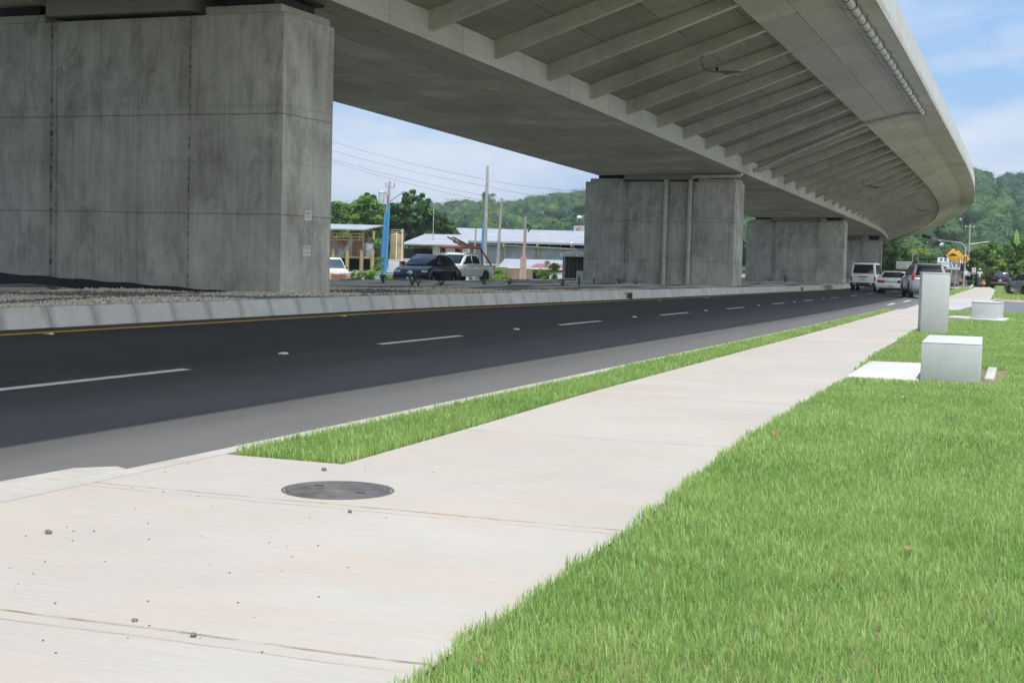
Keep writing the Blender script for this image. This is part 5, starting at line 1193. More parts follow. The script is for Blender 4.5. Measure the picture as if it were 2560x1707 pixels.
for x in (45, 225, 395, 575, 775):
    xx = L(ZS(x, 0)[0])[0]; z0, z1 = L(880, 601)[1], L(880, 584)[1]; MB().box((xx, -.5, (z0+z1)/2), (.07, .07, z1-z0)).build('railing_post', M['yellow_steel'], r_)
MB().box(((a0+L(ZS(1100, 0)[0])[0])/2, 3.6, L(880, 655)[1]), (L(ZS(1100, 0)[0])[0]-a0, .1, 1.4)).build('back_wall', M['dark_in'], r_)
MB().box(((a0+L(ZS(1100, 0)[0])[0])/2, -.1, L(880, 643)[1]), (L(ZS(1100, 0)[0])[0]-a0, .2, .18)).build('beam', M['yellow_steel'], r_)
# yellow tank tower with rails
D = 132; r_, L = BG('tank', 'weathered yellow tank with a railing on top, right of the blue poles', 'tank', 992, D, -.9)
w = 17.5*D/F; zt = L(992, 587)[1]
MB().lathe([(w, 0), (w, zt), (w*.9, zt+.06), (.05, zt+.1)], n=24).build('shell', M['tank'], r_, smooth=True)
rl = MB()
for z in (zt+.25, zt+.45): rl.tube([(w*.95*math.cos(a), w*.95*math.sin(a), z) for a in np.linspace(0, 2*math.pi, 17)], .02, 5)
for a in np.linspace(0, 2*math.pi, 9)[:-1]: rl.tube([(w*.95*math.cos(a), w*.95*math.sin(a), zt), (w*.95*math.cos(a), w*.95*math.sin(a), zt+.46)], .02, 5)
rl.build('railing', M['yellow_steel'], r_)
for x in (992, 1006): MB().tube([(L(x)[0], -w-.05, 0), (L(x)[0], -w-.05, zt+(.15 if x < 1000 else .5)), (L(x)[0]-.15, -w*.6, zt+(.15 if x < 1000 else .35))], .05, 7).build('pipe', M['white_sign'], r_)
# office and open shed
D = 150; r_, L = BG('office_building', 'small white building with two dark windows and a pale roof, left of the warehouse', 'building', 1110, D, -.9)
(xa, za), (xb, zb_) = L(*Z1(885, 1168)), L(*Z1(1160, 1300)); MB().box(((xa+xb)/2, 3, za/2), (xb-xa, 6, za)).build('wall', M['white_wall'], r_)
for x in (965, 1075):
    a, z = L(*Z1(x, 1208)); f = MB().box((a, -.02, z), (.62, .08, .62)).build('window', M['white_sign'], r_); MB().box((a, -.065, z), (.5, .02, .5)).build('pane', M['dark_in'], f)
(x0, z0), (x1, _) = L(*Z1(640, 1166)), L(*Z1(1165, 1168)); x2, z2 = L(*Z1(820, 1090), 7); x3, _ = L(*Z1(1150, 1090), 7)
MB().hexa([(x0, -1.2, z0), (x1, -1.2, z0), (x3, 7, z2), (x2, 7, z2)], [(x0, -1.2, z0+.12), (x1, -1.2, z0+.12), (x3, 7, z2+.12), (x2, 7, z2+.12)]).build('roof', M['roof_sheet'], r_)
xs_, zs_ = L(*Z1(600, 1160)); MB().box(((xs_+xa)/2, 1, z0-.1), (xa-xs_, 3, .1)).build('lean_to_roof', plain('shed_roof', (.22, .21, .18), .8), r_)
for x in (610, 650): MB().tube([(L(Z1(x, 0)[0])[0], 0, 0), (L(Z1(x, 0)[0])[0], 0, z0-.1)], .08, 6).build('post', M['yellow_steel'], r_)
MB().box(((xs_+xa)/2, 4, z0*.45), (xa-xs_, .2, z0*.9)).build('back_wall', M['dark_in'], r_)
# warehouse
D = 158; r_, L = BG('warehouse', 'long warehouse with a pale sheet roof and grey-blue walls between yellow columns', 'warehouse', 1300, D, -.9)
x0, zE0 = L(1165, 604); x1 = L(1560)[0]; x0r = L(1138, 0, 15)[0]
zr = CAMZ+(hor(1300)-577)*(D+15)/F+.9
MB().hexa([(x0, -1.0, zE0-.1), (x1, -1.0, zE0-.1), (x1, 15, zr), (x0r, 15, zr)], [(x0, -1.0, zE0+.1), (x1, -1.0, zE0+.1), (x1, 15, zr+.14), (x0r, 15, zr+.14)]).build('roof', M['roof_sheet'], r_)
MB().box(((x0+x1)/2, -1.02, zE0+.02), (x1-x0, .1, .22)).build('gutter', plain('grey_gutter', (.36, .40, .46), .5), r_)
zw = L(1300, 617)[1]; MB().box(((x0+x1)/2+.4, .3, zw/2), (x1-x0-.8, .2, zw)).build('wall', M['blue_sheet'], r_)
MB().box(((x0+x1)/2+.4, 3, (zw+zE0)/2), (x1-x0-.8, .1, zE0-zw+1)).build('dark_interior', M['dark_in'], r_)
for x in (1262, 1345, 1433, 1520): MB().box((L(x)[0], .05, zE0/2), (.24, .3, zE0)).build('column', M['yellow_steel'], r_)
for x in (1220, 1290, 1315, 1372, 1400): MB().box((L(x)[0], .25, (zw+zE0)/2), (.07, .07, zE0-zw)).build('stud', M['galv'], r_)
MB().tube([(L(1190)[0], -.3, L(1190, 609)[1]), (L(1440)[0], -.3, L(1440, 623)[1]), (L(1440)[0], -.3, L(1440, 640)[1])], .085, 8).build('pipe', M['white_wall'], r_, smooth=True)
for x in (1258, 1342, 1427): MB().tube([(L(x)[0], -.9, L(x, 607)[1]), (L(x)[0], -.6, L(x, 612)[1]), (L(x)[0], -.25, L(x, 616)[1])], .11, 8).build('downpipe', M['white_sign'], r_, smooth=True)
MB().box((x0+.1, 7, zE0/2), (.2, 14, zE0)).build('end_wall', M['blue_sheet'], r_)
# sign panel with a red and yellow swirl
D = 205; r_, L = BG('shop_sign', 'grey sign panel with a red and yellow swirl emblem above the warehouse roof', 'sign', 1450, D, -.5)
(xa, za), (xb, zb_) = L(1432, 564.5), L(1472, 603); pn = MB().box(((xa+xb)/2, 0, (za+zb_)/2), (xb-xa, .3, za-zb_)).build('panel', plain('pale_grey_panel', (.42, .48, .56), .5, var=.05), r_)
cx_, cz_ = L(1447.3, 578.5); pxm = D/F
def swirl(a0, a1, ro, ri, mt, y):
    n = 18; mb = MB()
    for i in range(n):
        t0, t1 = i/n, (i+1)/n; A, B = rad(a0+(a1-a0)*t0), rad(a0+(a1-a0)*t1); f = lambda a, r: (cx_+r*math.cos(a)*pxm, cz_+r*math.sin(a)*pxm)
        p_ = [f(A, ri(t0)), f(A, ro(t0)), f(B, ro(t1)), f(B, ri(t1))]
        mb.hexa([(q[0], y, q[1]) for q in p_], [(q[0], y-.02, q[1]) for q in p_])
    mb.build('emblem', mt, pn)
swirl(215, 25, lambda t: 9.6, lambda t: 4.6+4.6*t**1.6, M['red_sign'], -.155); swirl(120, -70, lambda t: 7.2+2.0*min(1, t*1.6), lambda t: 5.5-2.4*min(1, t*1.8), plain('yellow_emblem', (.70, .50, .08), .5), -.18)
MB().box(((xa+xb)/2, .3, zb_/2), (.4, .3, zb_)).build('leg', M['legs'], r_)
# low roofs
for (x0p, y0p, x1p, y1p, D, mt, lab, nm) in ((1246, 651, 1412, 669, 138, M['roof_sheet'], 'low building with a long pale roof in front of the warehouse', 'shed'), (1326, 662.5, 1415, 672, 126, plain('red_roof', (.30, .12, .13), .6), 'low building with a faded red roof in the yard', 'shed')):
    r_, L = BG('low_shed', lab, nm, (x0p+x1p)/2, D, -.9); xa, za = L(x0p, y1p); xb = L(x1p)[0]; zt = L((x0p+x1p)/2, y0p, 6)[1]
    MB().hexa([(xa, -.4, za), (xb, -.4, za), (xb+.3, 6, zt), (xa+.6, 6, zt)], [(xa, -.4, za+.12), (xb, -.4, za+.12), (xb+.3, 6, zt+.1), (xa+.6, 6, zt+.1)]).build('roof', mt, r_)
    MB().box(((xa+xb)/2, -.42, za+.04), (xb-xa, .06, .16)).build('fascia', M['white_sign'], r_)
    MB().box(((xa+xb)/2, 3, za/2), (xb-xa-.5, 5, za)).build('wall', plain('ochre_wall', (.36, .27, .14), .8), r_)
    for t in (.25, .6): MB().box((xa+(xb-xa)*t, .46, za*.4), (1.0, .1, za*.75)).build('doorway', M['dark_in'], r_)
# fences
def fence(px0, px1, y0, y1, D0, D1, mt, label, name='fence', post=True):
    pa, pb = at_D(px0, hor(px0), D0), at_D(px1, hor(px1), D1); d = pb-pa; Ln = math.hypot(d[0], d[1]); zt = CAMZ+(hor(px0)-y0)*D0/F; zb_ = ground_z(pa[0], pa[1])-.05
    r_ = root(name, label, 'fence', (pa[0], pa[1], zb_), math.atan2(d[1], d[0])); h = zt-zb_; n = max(1, int(Ln/2.2))
    for i in range(n):
        t = .04*math.sin(i*2.3); MB().box(((i+.5)*Ln/n, .02*(i % 2), h/2+t/2), (Ln/n*.995, .04, h+t)).build('panel', mt, r_)
    if post:
        for i in range(n+1): MB().box((i*Ln/n, .09, h/2), (.08, .08, h+.08)).build('post', M['wood_grey'], r_)
fence(770, 935, 683, 708, 103, 103, M['fence_sheet'], 'corrugated grey sheet fence beside the nearest pier, with rust spots')
fence(935, 992, 680, 708, 102.5, 103, M['fence_blue'], 'faded blue sheet fence panel behind the foot of the blue poles')
fence(1215, 1400, 696, 707, 104, 104, M['fence_sheet'], 'low grey corrugated fence right of the pickup truck')
M['planks'] = m_corr('plank_fence', (.34, .24, .17), (.46, .36, .28), 0, .22)
fence(1232, 1330, 671.5, 694, 118, 120, M['planks'], 'brown plank fence behind the low corrugated fence')
# kiosk next to the second pier
ZK = lambda x, y: (1340+x/14.26, 620+y/14.26)
D = 92; r_, L = BG('bus_shelter', 'bus shelter with a curved pale roof and brown barred panels beside the second pier', 'bus shelter', 1432, D, ground_z(*at_D(1432, 650, 92)[:2]))
x0, zt = L(*ZK(880, 240)); xm, zm = L(*ZK(1300, 185)); xe = L(1490)[0]
rf = MB(); secs = []
for t in np.linspace(0, 1, 9):
    x = x0+(xe-x0)*t; z = zt+.26*math.sin(math.pi*min(1, t*.9+.05))
    secs.append([(x, -1.0, z-.22), (x, 1.6, z-.10), (x, 1.6, z+.03), (x, -1.0, z)])
rf.loft(secs).build('roof', M['white_sign'], r_, smooth=True, angle=50)
for x in (1000, 2200):
    for y in (-.6, 1.3): MB().box((L(ZK(x, 0)[0])[0], y, zt/2), (.09, .09, zt)).build('post', M['galv'], r_)
brn = plain('brown_frame', (.06, .045, .03), .6); gl = plain('tinted_panel', (.16, .15, .11), .15, spec=.6)
xg0, xg1 = L(ZK(1020, 0)[0])[0], xe-.2; zg0, zg1 = L(*ZK(1100, 1060))[1], zt-.15
MB().box(((xg0+xg1)/2, 1.3, (zg0+zg1)/2), (xg1-xg0, .02, zg1-zg0)).build('panel', gl, r_)
for x in (1030, 1155, 1300, 1430, 1570, 1700, 1900, 2100): MB().box((L(ZK(x, 0)[0])[0], 1.26, (zg0+zg1)/2), (.09, .05, zg1-zg0)).build('bar', brn, r_)
for z in (zg0, zg1): MB().box(((xg0+xg1)/2, 1.26, z), (xg1-xg0, .05, .09)).build('bar', brn, r_)
MB().box(((xg0+xg1)/2, .9, .42), (xg1-xg0-.4, .35, .08)).box((xg0+.6, .9, .2), (.1, .3, .4)).box((xg1-.6, .9, .2), (.1, .3, .4)).build('bench', brn, r_)
D = 84; gz = ground_z(*at_D(1452, 650, D)[:2]); r_, L = BG('low_wall', 'short pale concrete wall against the second pier', 'wall', 1452, D, gz)
(xa, za), _ = L(*ZK(1455, 810)), 0; MB().box(((xa+xa+.9)/2, 0, za/2), (.9, .25, za)).build('wall', M['white_wall'], r_)
r_, L = BG('concrete_bench', 'pale concrete block bench on the grass left of the bus shelter', 'bench', 1401, 84, gz)
(xa, za), (xb, _) = L(*ZK(610, 1090)), L(*ZK(1130, 1100)); MB().box(((xa+xb)/2, 0, za-.04), (xb-xa, .4, .08)).build('seat', M['kerb'], r_)
for x in (xa+.06, xb-.06): MB().box((x, 0, (za-.08)/2), (.1, .36, za-.08)).build('leg', M['kerb'], r_)
MB().box(((xa*.6+xb*.4), .1, (za-.1)/2), ((xb-xa)*.45, .1, za-.1)).build('back_panel', M['kerb'], r_)
tag(MB().add([tuple(at_D(x, 700, d))[:2]+(-.055,) for x, d in ((1215, 80), (1480, 80), (1500, 100), (1215, 100))], [(0, 1, 2, 3)]).build('grass_patch', plain('mown_grass', (.10, .22, .035), .9, var=.25, scale=1.5)), kind='structure')
tag(MB().add([tuple(at_D(x, 700, d))[:2]+(-.045,) for x, d in ((1375, 78), (1480, 78), (1480, 83), (1375, 83))], [(0, 1, 2, 3)]).build('shelter_pavement', M['slab']), kind='structure')
# poles of the yard
def upole(px_top, px_bot, ytop, D, r0, r1, mt, label, zb=-.9, extra=None):
    r_, L = BG('utility_pole', label, 'pole', px_bot, D, zb); xt, zt = L(px_top, ytop)
    MB().tube([(0, 0, 0), (xt*.5, 0, zt*.5), (xt, 0, zt)], [r0, (r0+r1)/2, r1], 10).build('shaft', mt, r_, smooth=True)
    if extra: extra(r_, L)
ZP = lambda x, y: (800+x/4.9, 420+y/4.9)
def blue_extra(r_, L):
    for (xt, yt, xb) in ((835, 450, 800), (798, 540, 748)):
        (a, z), b_ = L(*ZP(xt, yt)), L(ZP(xb, 0)[0])[0]
        MB().tube([(b_, -.2, 0), (a, -.2, z)], [.19, .12], 6).build('blue_casing', M['blue_pole'], r_)
    a, z0 = L(*ZP(740, 432)); z1 = L(*ZP(740, 300))[1]
    t_ = MB().lathe([(.24, z0), (.26, z0+.06), (.26, z1-.08), (.29, z1-.06), (.29, z1), (.05, z1+.05)], (a, -.1, 0), 16).build('transformer', M['white_wall'], r_, smooth=True)
    MB().tube([(a, -.1, z1), (a, -.1, z1+.3)], .04, 6).build('bushing', M['white_sign'], t_)
    (a, z), (b_, z2) = L(*ZP(840, 412)), L(*ZP(1010, 290)); MB().tube([(a, 0, z), (b_, 0, z2)], .06, 7).build('lamp_arm', M['galv'], r_)
    for x in (790, 895):
        (a, z), (b_, z2) = L(*ZP(x, 235)), L(*ZP(x, 185)); MB().tube([(a, 0, z), (b_, 0, z2)], .03, 6).build('insulator', M['trim'], r_)
    (a, z), (b_, _) = L(*ZP(788, 238)), L(*ZP(898, 238)); MB().box(((a+b_)/2, 0, z), (b_-a, .08, .08)).build('cross_arm', M['galv'], r_)
    MB().tube([(L(ZP(785, 0)[0])[0], -.15, L(*ZP(785, 290))[1]), (L(ZP(800, 0)[0])[0], -.15, L(*ZP(800, 340))[1]), (L(ZP(828, 0)[0])[0], -.15, L(*ZP(828, 440))[1])], .03, 5).build('cable', M['red_sign'], r_)
upole(970.5, 956, 455, 119, .20, .11, M['conc_pole'], 'utility pole sheathed in blue casings with a white transformer', extra=blue_extra)
upole(1213.5, 1211, 417, 121, .22, .11, M['conc_pole'], 'tallest bare concrete pole, rising behind the pickup truck')
upole(1206, 1204, 553, 120, .10, .09, M['blue_pole'], 'thin blue pole beside the tallest concrete pole')
upole(1188, 1185, 571, 126, .09, .07, M['galv'], 'thin grey pole over the pickup truck rack')
upole(1250.5, 1242, 496, 122, .17, .09, M['conc_pole'], 'second bare concrete pole, right of the tallest one')
def pink_extra(r_, L):
    for (xb, xt, yt) in ((1307, 1310, 591), (1302.5, 1304, 642), (1314, 1313, 642)):
        (a, z), b_ = L(xt, yt), L(xb)[0]; MB().tube([(b_, -.16, 0), (a, -.16, z)], [.13, .10], 6).build('pink_casing', M['pink_pole'], r_)
    a, z = L(1316, 570); MB().tube([(a+.05, 0, z-.3), (a+.25, 0, z), (a+.05, 0, z+.25), (a-.1, 0, z)], .07, 6).build('cable_coil', M['trim'], r_)
upole(1311.5, 1309, 541, 106, .15, .10, M['conc_pole'], 'pole with pink painted casings standing right of the pickup truck', zb=-.6, extra=pink_extra)
upole(1081, 1083, 516, 152, .06, .04, M['galv'], 'slender radio mast behind the white office roof')
# overhead wires
def wire(pts, D, label, sag=.3):
    P_ = [at_D(x, y, D) for x, y in pts]; base = P_[0]; r = []
    for i in range(len(P_)-1):
        for t in np.linspace(0, 1, 9)[(1 if i else 0):]:
            q = P_[i]*(1-t)+P_[i+1]*t; q[2] -= sag*4*t*(1-t); r.append(tuple(q-base))
    o = MB().tube(r, .010, 5, caps=False).build('overhead_wire', M['trim'], smooth=True); o.location = tuple(base); tag(o, label, 'wire', 'overhead wires behind the overpass')
wire([Z1(-250, 250), Z1(1290, 655), Z1(2300, 745)], 121, 'highest overhead wire between the nearest pier and the second pier')
wire([Z1(-250, 325), Z1(1290, 705), Z1(2300, 835)], 121, 'second highest overhead wire, crossing the tallest pole')
wire([Z1(-250, 395), Z1(1410, 805), Z1(1900, 880)], 121, 'third overhead wire, ending near the second concrete pole')
wire([Z1(-250, 400), Z1(1250, 815), Z1(1420, 850)], 121, 'lowest overhead wire, sloping down behind the tallest pole')
wire([(2120, 655), (2294, 645.5), (2420, 637)], 235, 'thin wire crossing behind the yellow diamond signs at right', .1)
# ------------------------------------------------------------------ vegetation
M['leaf_a'] = m_leaf('bright_leaves', (.09, .20, .035), (.15, .28, .05), (.24, .37, .09)); M['leaf_b'] = m_leaf('dark_leaves', (.04, .11, .028), (.075, .17, .04), (.13, .23, .06))
M['leaf_c'] = m_leaf('yellow_green_leaves', (.17, .31, .045), (.26, .40, .07), (.36, .48, .11)); M['bark'] = plain('bark', (.12, .095, .07), .9, var=.3)
M['forest'] = m_leaf('forest_leaves', (.018, .058, .022), (.075, .145, .03), (.22, .27, .085), .05, .12)
def leaf_cloud(C, R, per, size, flat=.75, up=.35):
    C = np.asarray(C, float); R = np.asarray(R, float); n = len(C)*per
    ci = np.repeat(np.arange(len(C)), per); d = RNG.normal(size=(n, 3)); d /= np.linalg.norm(d, axis=1, keepdims=True)
    d[:, 2] = np.where(RNG.uniform(0, 1, n) < .7, np.abs(d[:, 2]), d[:, 2])
    rr = R[ci]*RNG.uniform(.55, 1.08, n)**.6; p = C[ci]+d*rr[:, None]*np.array([1, 1, flat])
    nr = d*.8+RNG.normal(size=(n, 3))*.45; nr[:, 2] += up; nr /= np.linalg.norm(nr, axis=1, keepdims=True)
    a = np.cross(nr, RNG.normal(size=(n, 3))); a /= np.linalg.norm(a, axis=1, keepdims=True); b_ = np.cross(nr, a)
    s = size*RNG.uniform(.6, 1.3, n)[:, None]
    V = np.stack([p-a*s, p-b_*s*.45, p+a*s, p+b_*s*.45], 1)
    Fq = np.arange(n*4).reshape(n, 4)
    return V.reshape(-1, 3), Fq, np.repeat(RNG.uniform(0, 1, n)*.3+RNG.uniform(0, 1, len(C))[ci]*.7, 4)
def tree(name, label, loc, clumps, per, size, mat, trunk_h, trunk_r, group=None, flat=.75, limbs=True):
    r_ = root(name, label, 'tree' if 'tree' in name or 'palm' in name else 'shrub', loc, 0, group)
    C = [c[:3] for c in clumps]; R = [c[3] for c in clumps]
    v, f, a = leaf_cloud(C, R, per, size, flat); o = np_mesh('crown', v, f, mat, {'rnd': a}); o.parent = r_
    tk = MB(); top = np.mean(C, 0)
    tk.tube([(0, 0, -.1), (top[0]*.2, top[1]*.2, trunk_h*.5), (top[0]*.5, top[1]*.5, trunk_h)], [trunk_r, trunk_r*.75, trunk_r*.55], 8)
    if limbs:
        for c in clumps[::max(1, len(clumps)//9)]:
            tk.tube([(top[0]*.4, top[1]*.4, trunk_h*.85), ((top[0]*.4+c[0])/2, (top[1]*.4+c[1])/2, (trunk_h+c[2])/2-.2), (c[0], c[1], c[2])], [trunk_r*.45, trunk_r*.3, trunk_r*.1], 6)
    tk.build('trunk', M['bark'], r_, smooth=True); return r_
def clumps_px(px0, D, pts, depth):
    """crown outline given as (photo x, photo y, radius in photo px)"""
    p0 = at_D(px0, hor(px0), D); out = []
    for (x, y, r) in pts:
        dd = RNG.uniform(-depth, depth)
        lx = (x-px0)*D/F; q = np.array([math.cos(YAW), math.sin(YAW)])*lx+np.array([-math.sin(YAW), math.cos(YAW)])*dd
        out.append((q[0], q[1], CAMZ+(hor(x)-y)*D/F+.9, r*D/F))
    return out, (p0[0], p0[1], -.9)
rn = random.Random(3)
pts = [(832+rn.uniform(-40, 130), 0, rn.uniform(10, 19)) for _ in range(120)]
def arc_top(x): return float(np.interp(x, [760, 826, 860, 910, 950, 1000], [538, 508, 497, 487, 492, 550]))
pts = [(x, rn.uniform(arc_top(x)+r*.7, 612), r) for (x, _, r) in pts]
cl_, loc = clumps_px(880, 195, pts, 4.0); tree('spreading_tree', 'wide bright green tree with layered foliage behind the rusty shed', loc, cl_, 130, .30, M['leaf_a'], 5.5, .45, flat=.55)
def arc2(x): return float(np.interp(x, [955, 1000, 1030, 1060, 1090, 1120, 1140], [520, 495, 484, 500, 520, 545, 580]))
pts = [(x, rn.uniform(arc2(x)+8, 612), rn.uniform(8, 16)) for x in [rn.uniform(958, 1128) for _ in range(130)]]+[(1013, 489, 6), (1033, 484, 6), (1057, 494, 5), (1068, 503, 4), (925, 492, 6), (915, 488, 4)]
cl_, loc = clumps_px(1040, 205, pts, 4.5); tree('dense_tree', 'dark dense leafy tree left of the warehouse roof', loc, cl_, 120, .36, M['leaf_b'], 6, .4)
pts = [(x, rn.uniform(590, 640), rn.uniform(8, 14)) for x in [rn.uniform(950, 1130) for _ in range(22)]]
cl_, loc = clumps_px(1040, 212, pts, 3); tree('dense_tree', 'low bushy tree in the dark gap behind the yellow tank', loc, cl_, 90, .4, M['leaf_b'], 2, .3)
# thicket at the right, bush by bush
TH = [(2446, 655, 118, 622, M['leaf_b'], 'dark leafy bush at the left end of the thicket behind the speed sign'), (2472, 640, 124, 601, M['leaf_c'], 'tall yellow green bush in the left half of the thicket'),
      (2502, 650, 120, 603, M['leaf_a'], 'broad green bush of the thicket behind the black suv'), (2534, 650, 116, 597, M['leaf_c'], 'bright leafy bush of the thicket near the right edge'),
      (2562, 650, 114, 590, M['leaf_a'], 'green bush of the thicket cut by the right edge'), (2496, 685, 112, 655, M['leaf_c'], 'low pale bush just behind the parked black suv'), (2454, 690, 112, 664, M['leaf_b'], 'low dark bush beside the speed limit sign'), (2540, 690, 110, 652, M['leaf_a'], 'low green bush behind the grey hatchback')]
for (px, py, D, yt, mt, lab) in TH:
    D += 40; pts = []
    for _ in range(36):
        x = px+rn.uniform(-24, 24); t = 1-((x-px)/30)**2; y0 = yt+(1-t)*30+6
        pts.append((x, rn.uniform(y0, 712), rn.uniform(6, 11)))
    cl_, loc = clumps_px(px, D, pts, 2.2); loc = (loc[0], loc[1], -.15); cl_ = [(a, b_, c-.75, r) for a, b_, c, r in cl_]
    tree('bush', lab, loc, cl_, 130, .19, mt, 1.4, .12, 'bushes of the thicket at the right')
for (px, D, x0, x1, yt, yb, mt, lab, nm) in ((2235, 275, 2205, 2268, 628, 690, M['leaf_a'], 'green roadside tree left of the white billboard', 'roadside_tree'), (2320, 300, 2285, 2345, 628, 680, M['leaf_b'], 'olive green tree behind the silver suv', 'roadside_tree'), (2425, 270, 2400, 2450, 640, 700, M['leaf_b'], 'dark tree behind the traffic light sign', 'roadside_tree'), (2290, 320, 2262, 2300, 618, 680, M['leaf_c'], 'yellowish tree behind the pale street lamp', 'roadside_tree')):
    pts = [(x, rn.uniform(yt+8+abs(x-px)*.35, yb), rn.uniform(8, 13)) for x in [rn.uniform(x0, x1) for _ in range(30)]]
    cl_, loc = clumps_px(px, D, pts, 4); tree(nm, lab, loc, cl_, 90, .40, mt, 4, .3, 'trees along the far end of the road')
# banana plant
p = at_D(2539, 700, 155); r_ = root('banana_plant', 'banana plant with tall upright leaves above the thicket at the right edge', 'plant', (p[0], p[1], -.1))
MB().tube([(0, 0, 0), (.05, 0, 1.6), (.0, 0, 4.0)], [.16, .13, .08], 8).build('stem', M['leaf_a'], r_, smooth=True)
def bleaf(a, lean, ln, w, z0):
    mb = MB(); n = 9; secs = []
    for i in range(n):
        t = i/(n-1); x = lean*ln*t**1.5; z = z0+ln*(t-.45*lean*t*t); wd = w*math.sin(math.pi*min(1, .06+t*.93))**.7
        ca, sa = math.cos(a), math.sin(a); secs.append([(x*ca-sa*wd, x*sa+ca*wd, z+.02), (x*ca, x*sa, z-.05*wd), (x*ca+sa*wd, x*sa-ca*wd, z+.02)])
    mb.loft(secs, closed=False); mb.build('leaf', M['banana'], r_, smooth=True)
M['banana'] = plain('banana_leaf', (.13, .30, .04), .4, var=.2, scale=2)
for (a, le, ln, w) in ((YAW+1.6, .12, 3.0, .34), (YAW+3.0, .75, 2.9, .30), (YAW+3.6, .55, 2.4, .28), (YAW+.3, .7, 2.6, .3), (YAW+4.8, .9, 2.4, .3), (YAW-.6, 1.0, 2.2, .28)): bleaf(a, le, ln, w, 3.5)
# median plants
M['agave'] = plain('agave_leaf', (.06, .115, .055), .5, var=.3, scale=6)
def agave(px, py, Y, s, label, spiky=11, wide=False):
    p = at_Y(px, py, Y); off = p[0]-cc(Y); z = bed_z(off, Y)
    r_ = root('median_plant', label, 'plant', (p[0], Y, z-.02), random.uniform(0, 6), 'spiky plants in the gravel of the median')
    for i in range(spiky):
        a = 2*math.pi*i/spiky+random.uniform(-.25, .25); le = random.uniform(.15, .95) if not wide else random.uniform(.2, .6); ln = s*random.uniform(.7, 1.15); secs = []
        for j in range(6):
            t = j/5; x = le*ln*t; zz = ln*(t-.55*le*t*t)*math.sqrt(max(.2, 1-.5*le*le)); w = (.022 if not wide else .034)*s/.4*(1-t)**.6*(.55+t)
            ca, sa = math.cos(a), math.sin(a); secs.append([(x*ca-sa*w, x*sa+ca*w, zz+.01), (x*ca, x*sa, zz-.012), (x*ca+sa*w, x*sa-ca*w, zz+.01), (x*ca, x*sa, zz+.004)])
        MB().loft(secs).build('leaf', M['agave'], r_, smooth=True)
AG = [(957, 712, 45, .50, 'spiky plant in front of the blue poles', 9, True), (1030, 712, 44, .62, 'plant with long arching leaves in front of the black hatchback', 4, True), (1046, 711, 44.5, .42, 'small arching plant right of the long leaved one', 4, True), (1103, 712, 46, .36, 'round spiky plant in front of the rear door of the black hatchback', 12, False),
      (1212, 711, 48, .42, 'dark spiky plant by the rear wheel of the pickup truck', 11, False), (1273, 712, 50, .42, 'spiky rosette plant right of the pickup truck', 12, False), (1322, 711, 51, .36, 'thin bent plant before the pink pole', 2, True), (1407, 714, 52, .46, 'spiky rosette plant left of the second pier', 12, False), (1448, 714, 52, .62, 'plant with upright striped leaves against the second pier', 4, True), (1485, 715, 58, .5, 'upright thin plant at the left corner of the second pier', 4, True),
      (1549, 714, 66, .52, 'larger spiky plant before the face of the second pier', 13, False), (1589, 714, 67, .40, 'smaller spiky plant before the face of the second pier', 10, False), (1964, 711, 112, .8, 'spiky plant before the face of the third pier', 9, False), (1925, 712, 112, .5, 'low plant at the left of the third pier face', 8, False), (135, 700, 24.9, .25, 'tiny green weed at the black foot of the nearest pier', 8, False)]
for a in AG: agave(*a)
# weeds along the yard fences
def weed(px, D, hgt, wid, mt, label, n=900, size=.05, nm='weed_clump'):
    p = at_D(px, hor(px), D); z = ground_z(p[0], p[1]); r_ = root(nm, label, 'weeds', (p[0], p[1], z))
    C = [(rn.uniform(-wid, wid)*math.cos(YAW), rn.uniform(-wid, wid)*math.sin(YAW)+rn.uniform(-.3, .3), rn.uniform(.15, hgt*.85)) for _ in range(14)]
    v, f, a = leaf_cloud(C, [rn.uniform(.15, .35) for _ in C], n//14, size, 1.0); o = np_mesh('foliage', v, f, mt, {'rnd': a}); o.parent = r_
    st_ = MB()
    for i in range(7): x = rn.uniform(-wid, wid); st_.tube([(x*.6*math.cos(YAW), x*.6*math.sin(YAW), 0), (x*math.cos(YAW), x*math.sin(YAW), hgt*rn.uniform(.7, 1.1))], [.012, .005], 4)
    st_.build('stems', mt, r_)
weed(897, 100, 1.25, .75, M['leaf_a'], 'bushy weeds in front of the corrugated fence', 900, .09); weed(928, 100, 1.15, .28, M['leaf_c'], 'bright narrow weed at the end of the corrugated fence', 700, .09); weed(823, 100, .6, .4, M['leaf_c'], 'low weeds beside the nearest pier', 300, .08)
weed(948, 108, 2.6, .45, M['leaf_a'], 'climbing vine left of the blue poles', 1300, .10); weed(980, 97, .7, .5, M['leaf_c'], 'grassy weeds right of the blue poles', 800, .08); weed(1245, 102, .9, .8, M['leaf_c'], 'tall grass at the foot of the second concrete pole', 700, .09)
weed(1375, 100, 1.7, .6, M['leaf_c'], 'thin sapling left of the bus shelter', 700, .09); weed(1365, 108, 1.2, .8, M['leaf_a'], 'bush behind the low corrugated fence', 1200, .1); weed(1225, 99, .4, .9, M['leaf_c'], 'low weeds under the low corrugated fence', 700, .08)
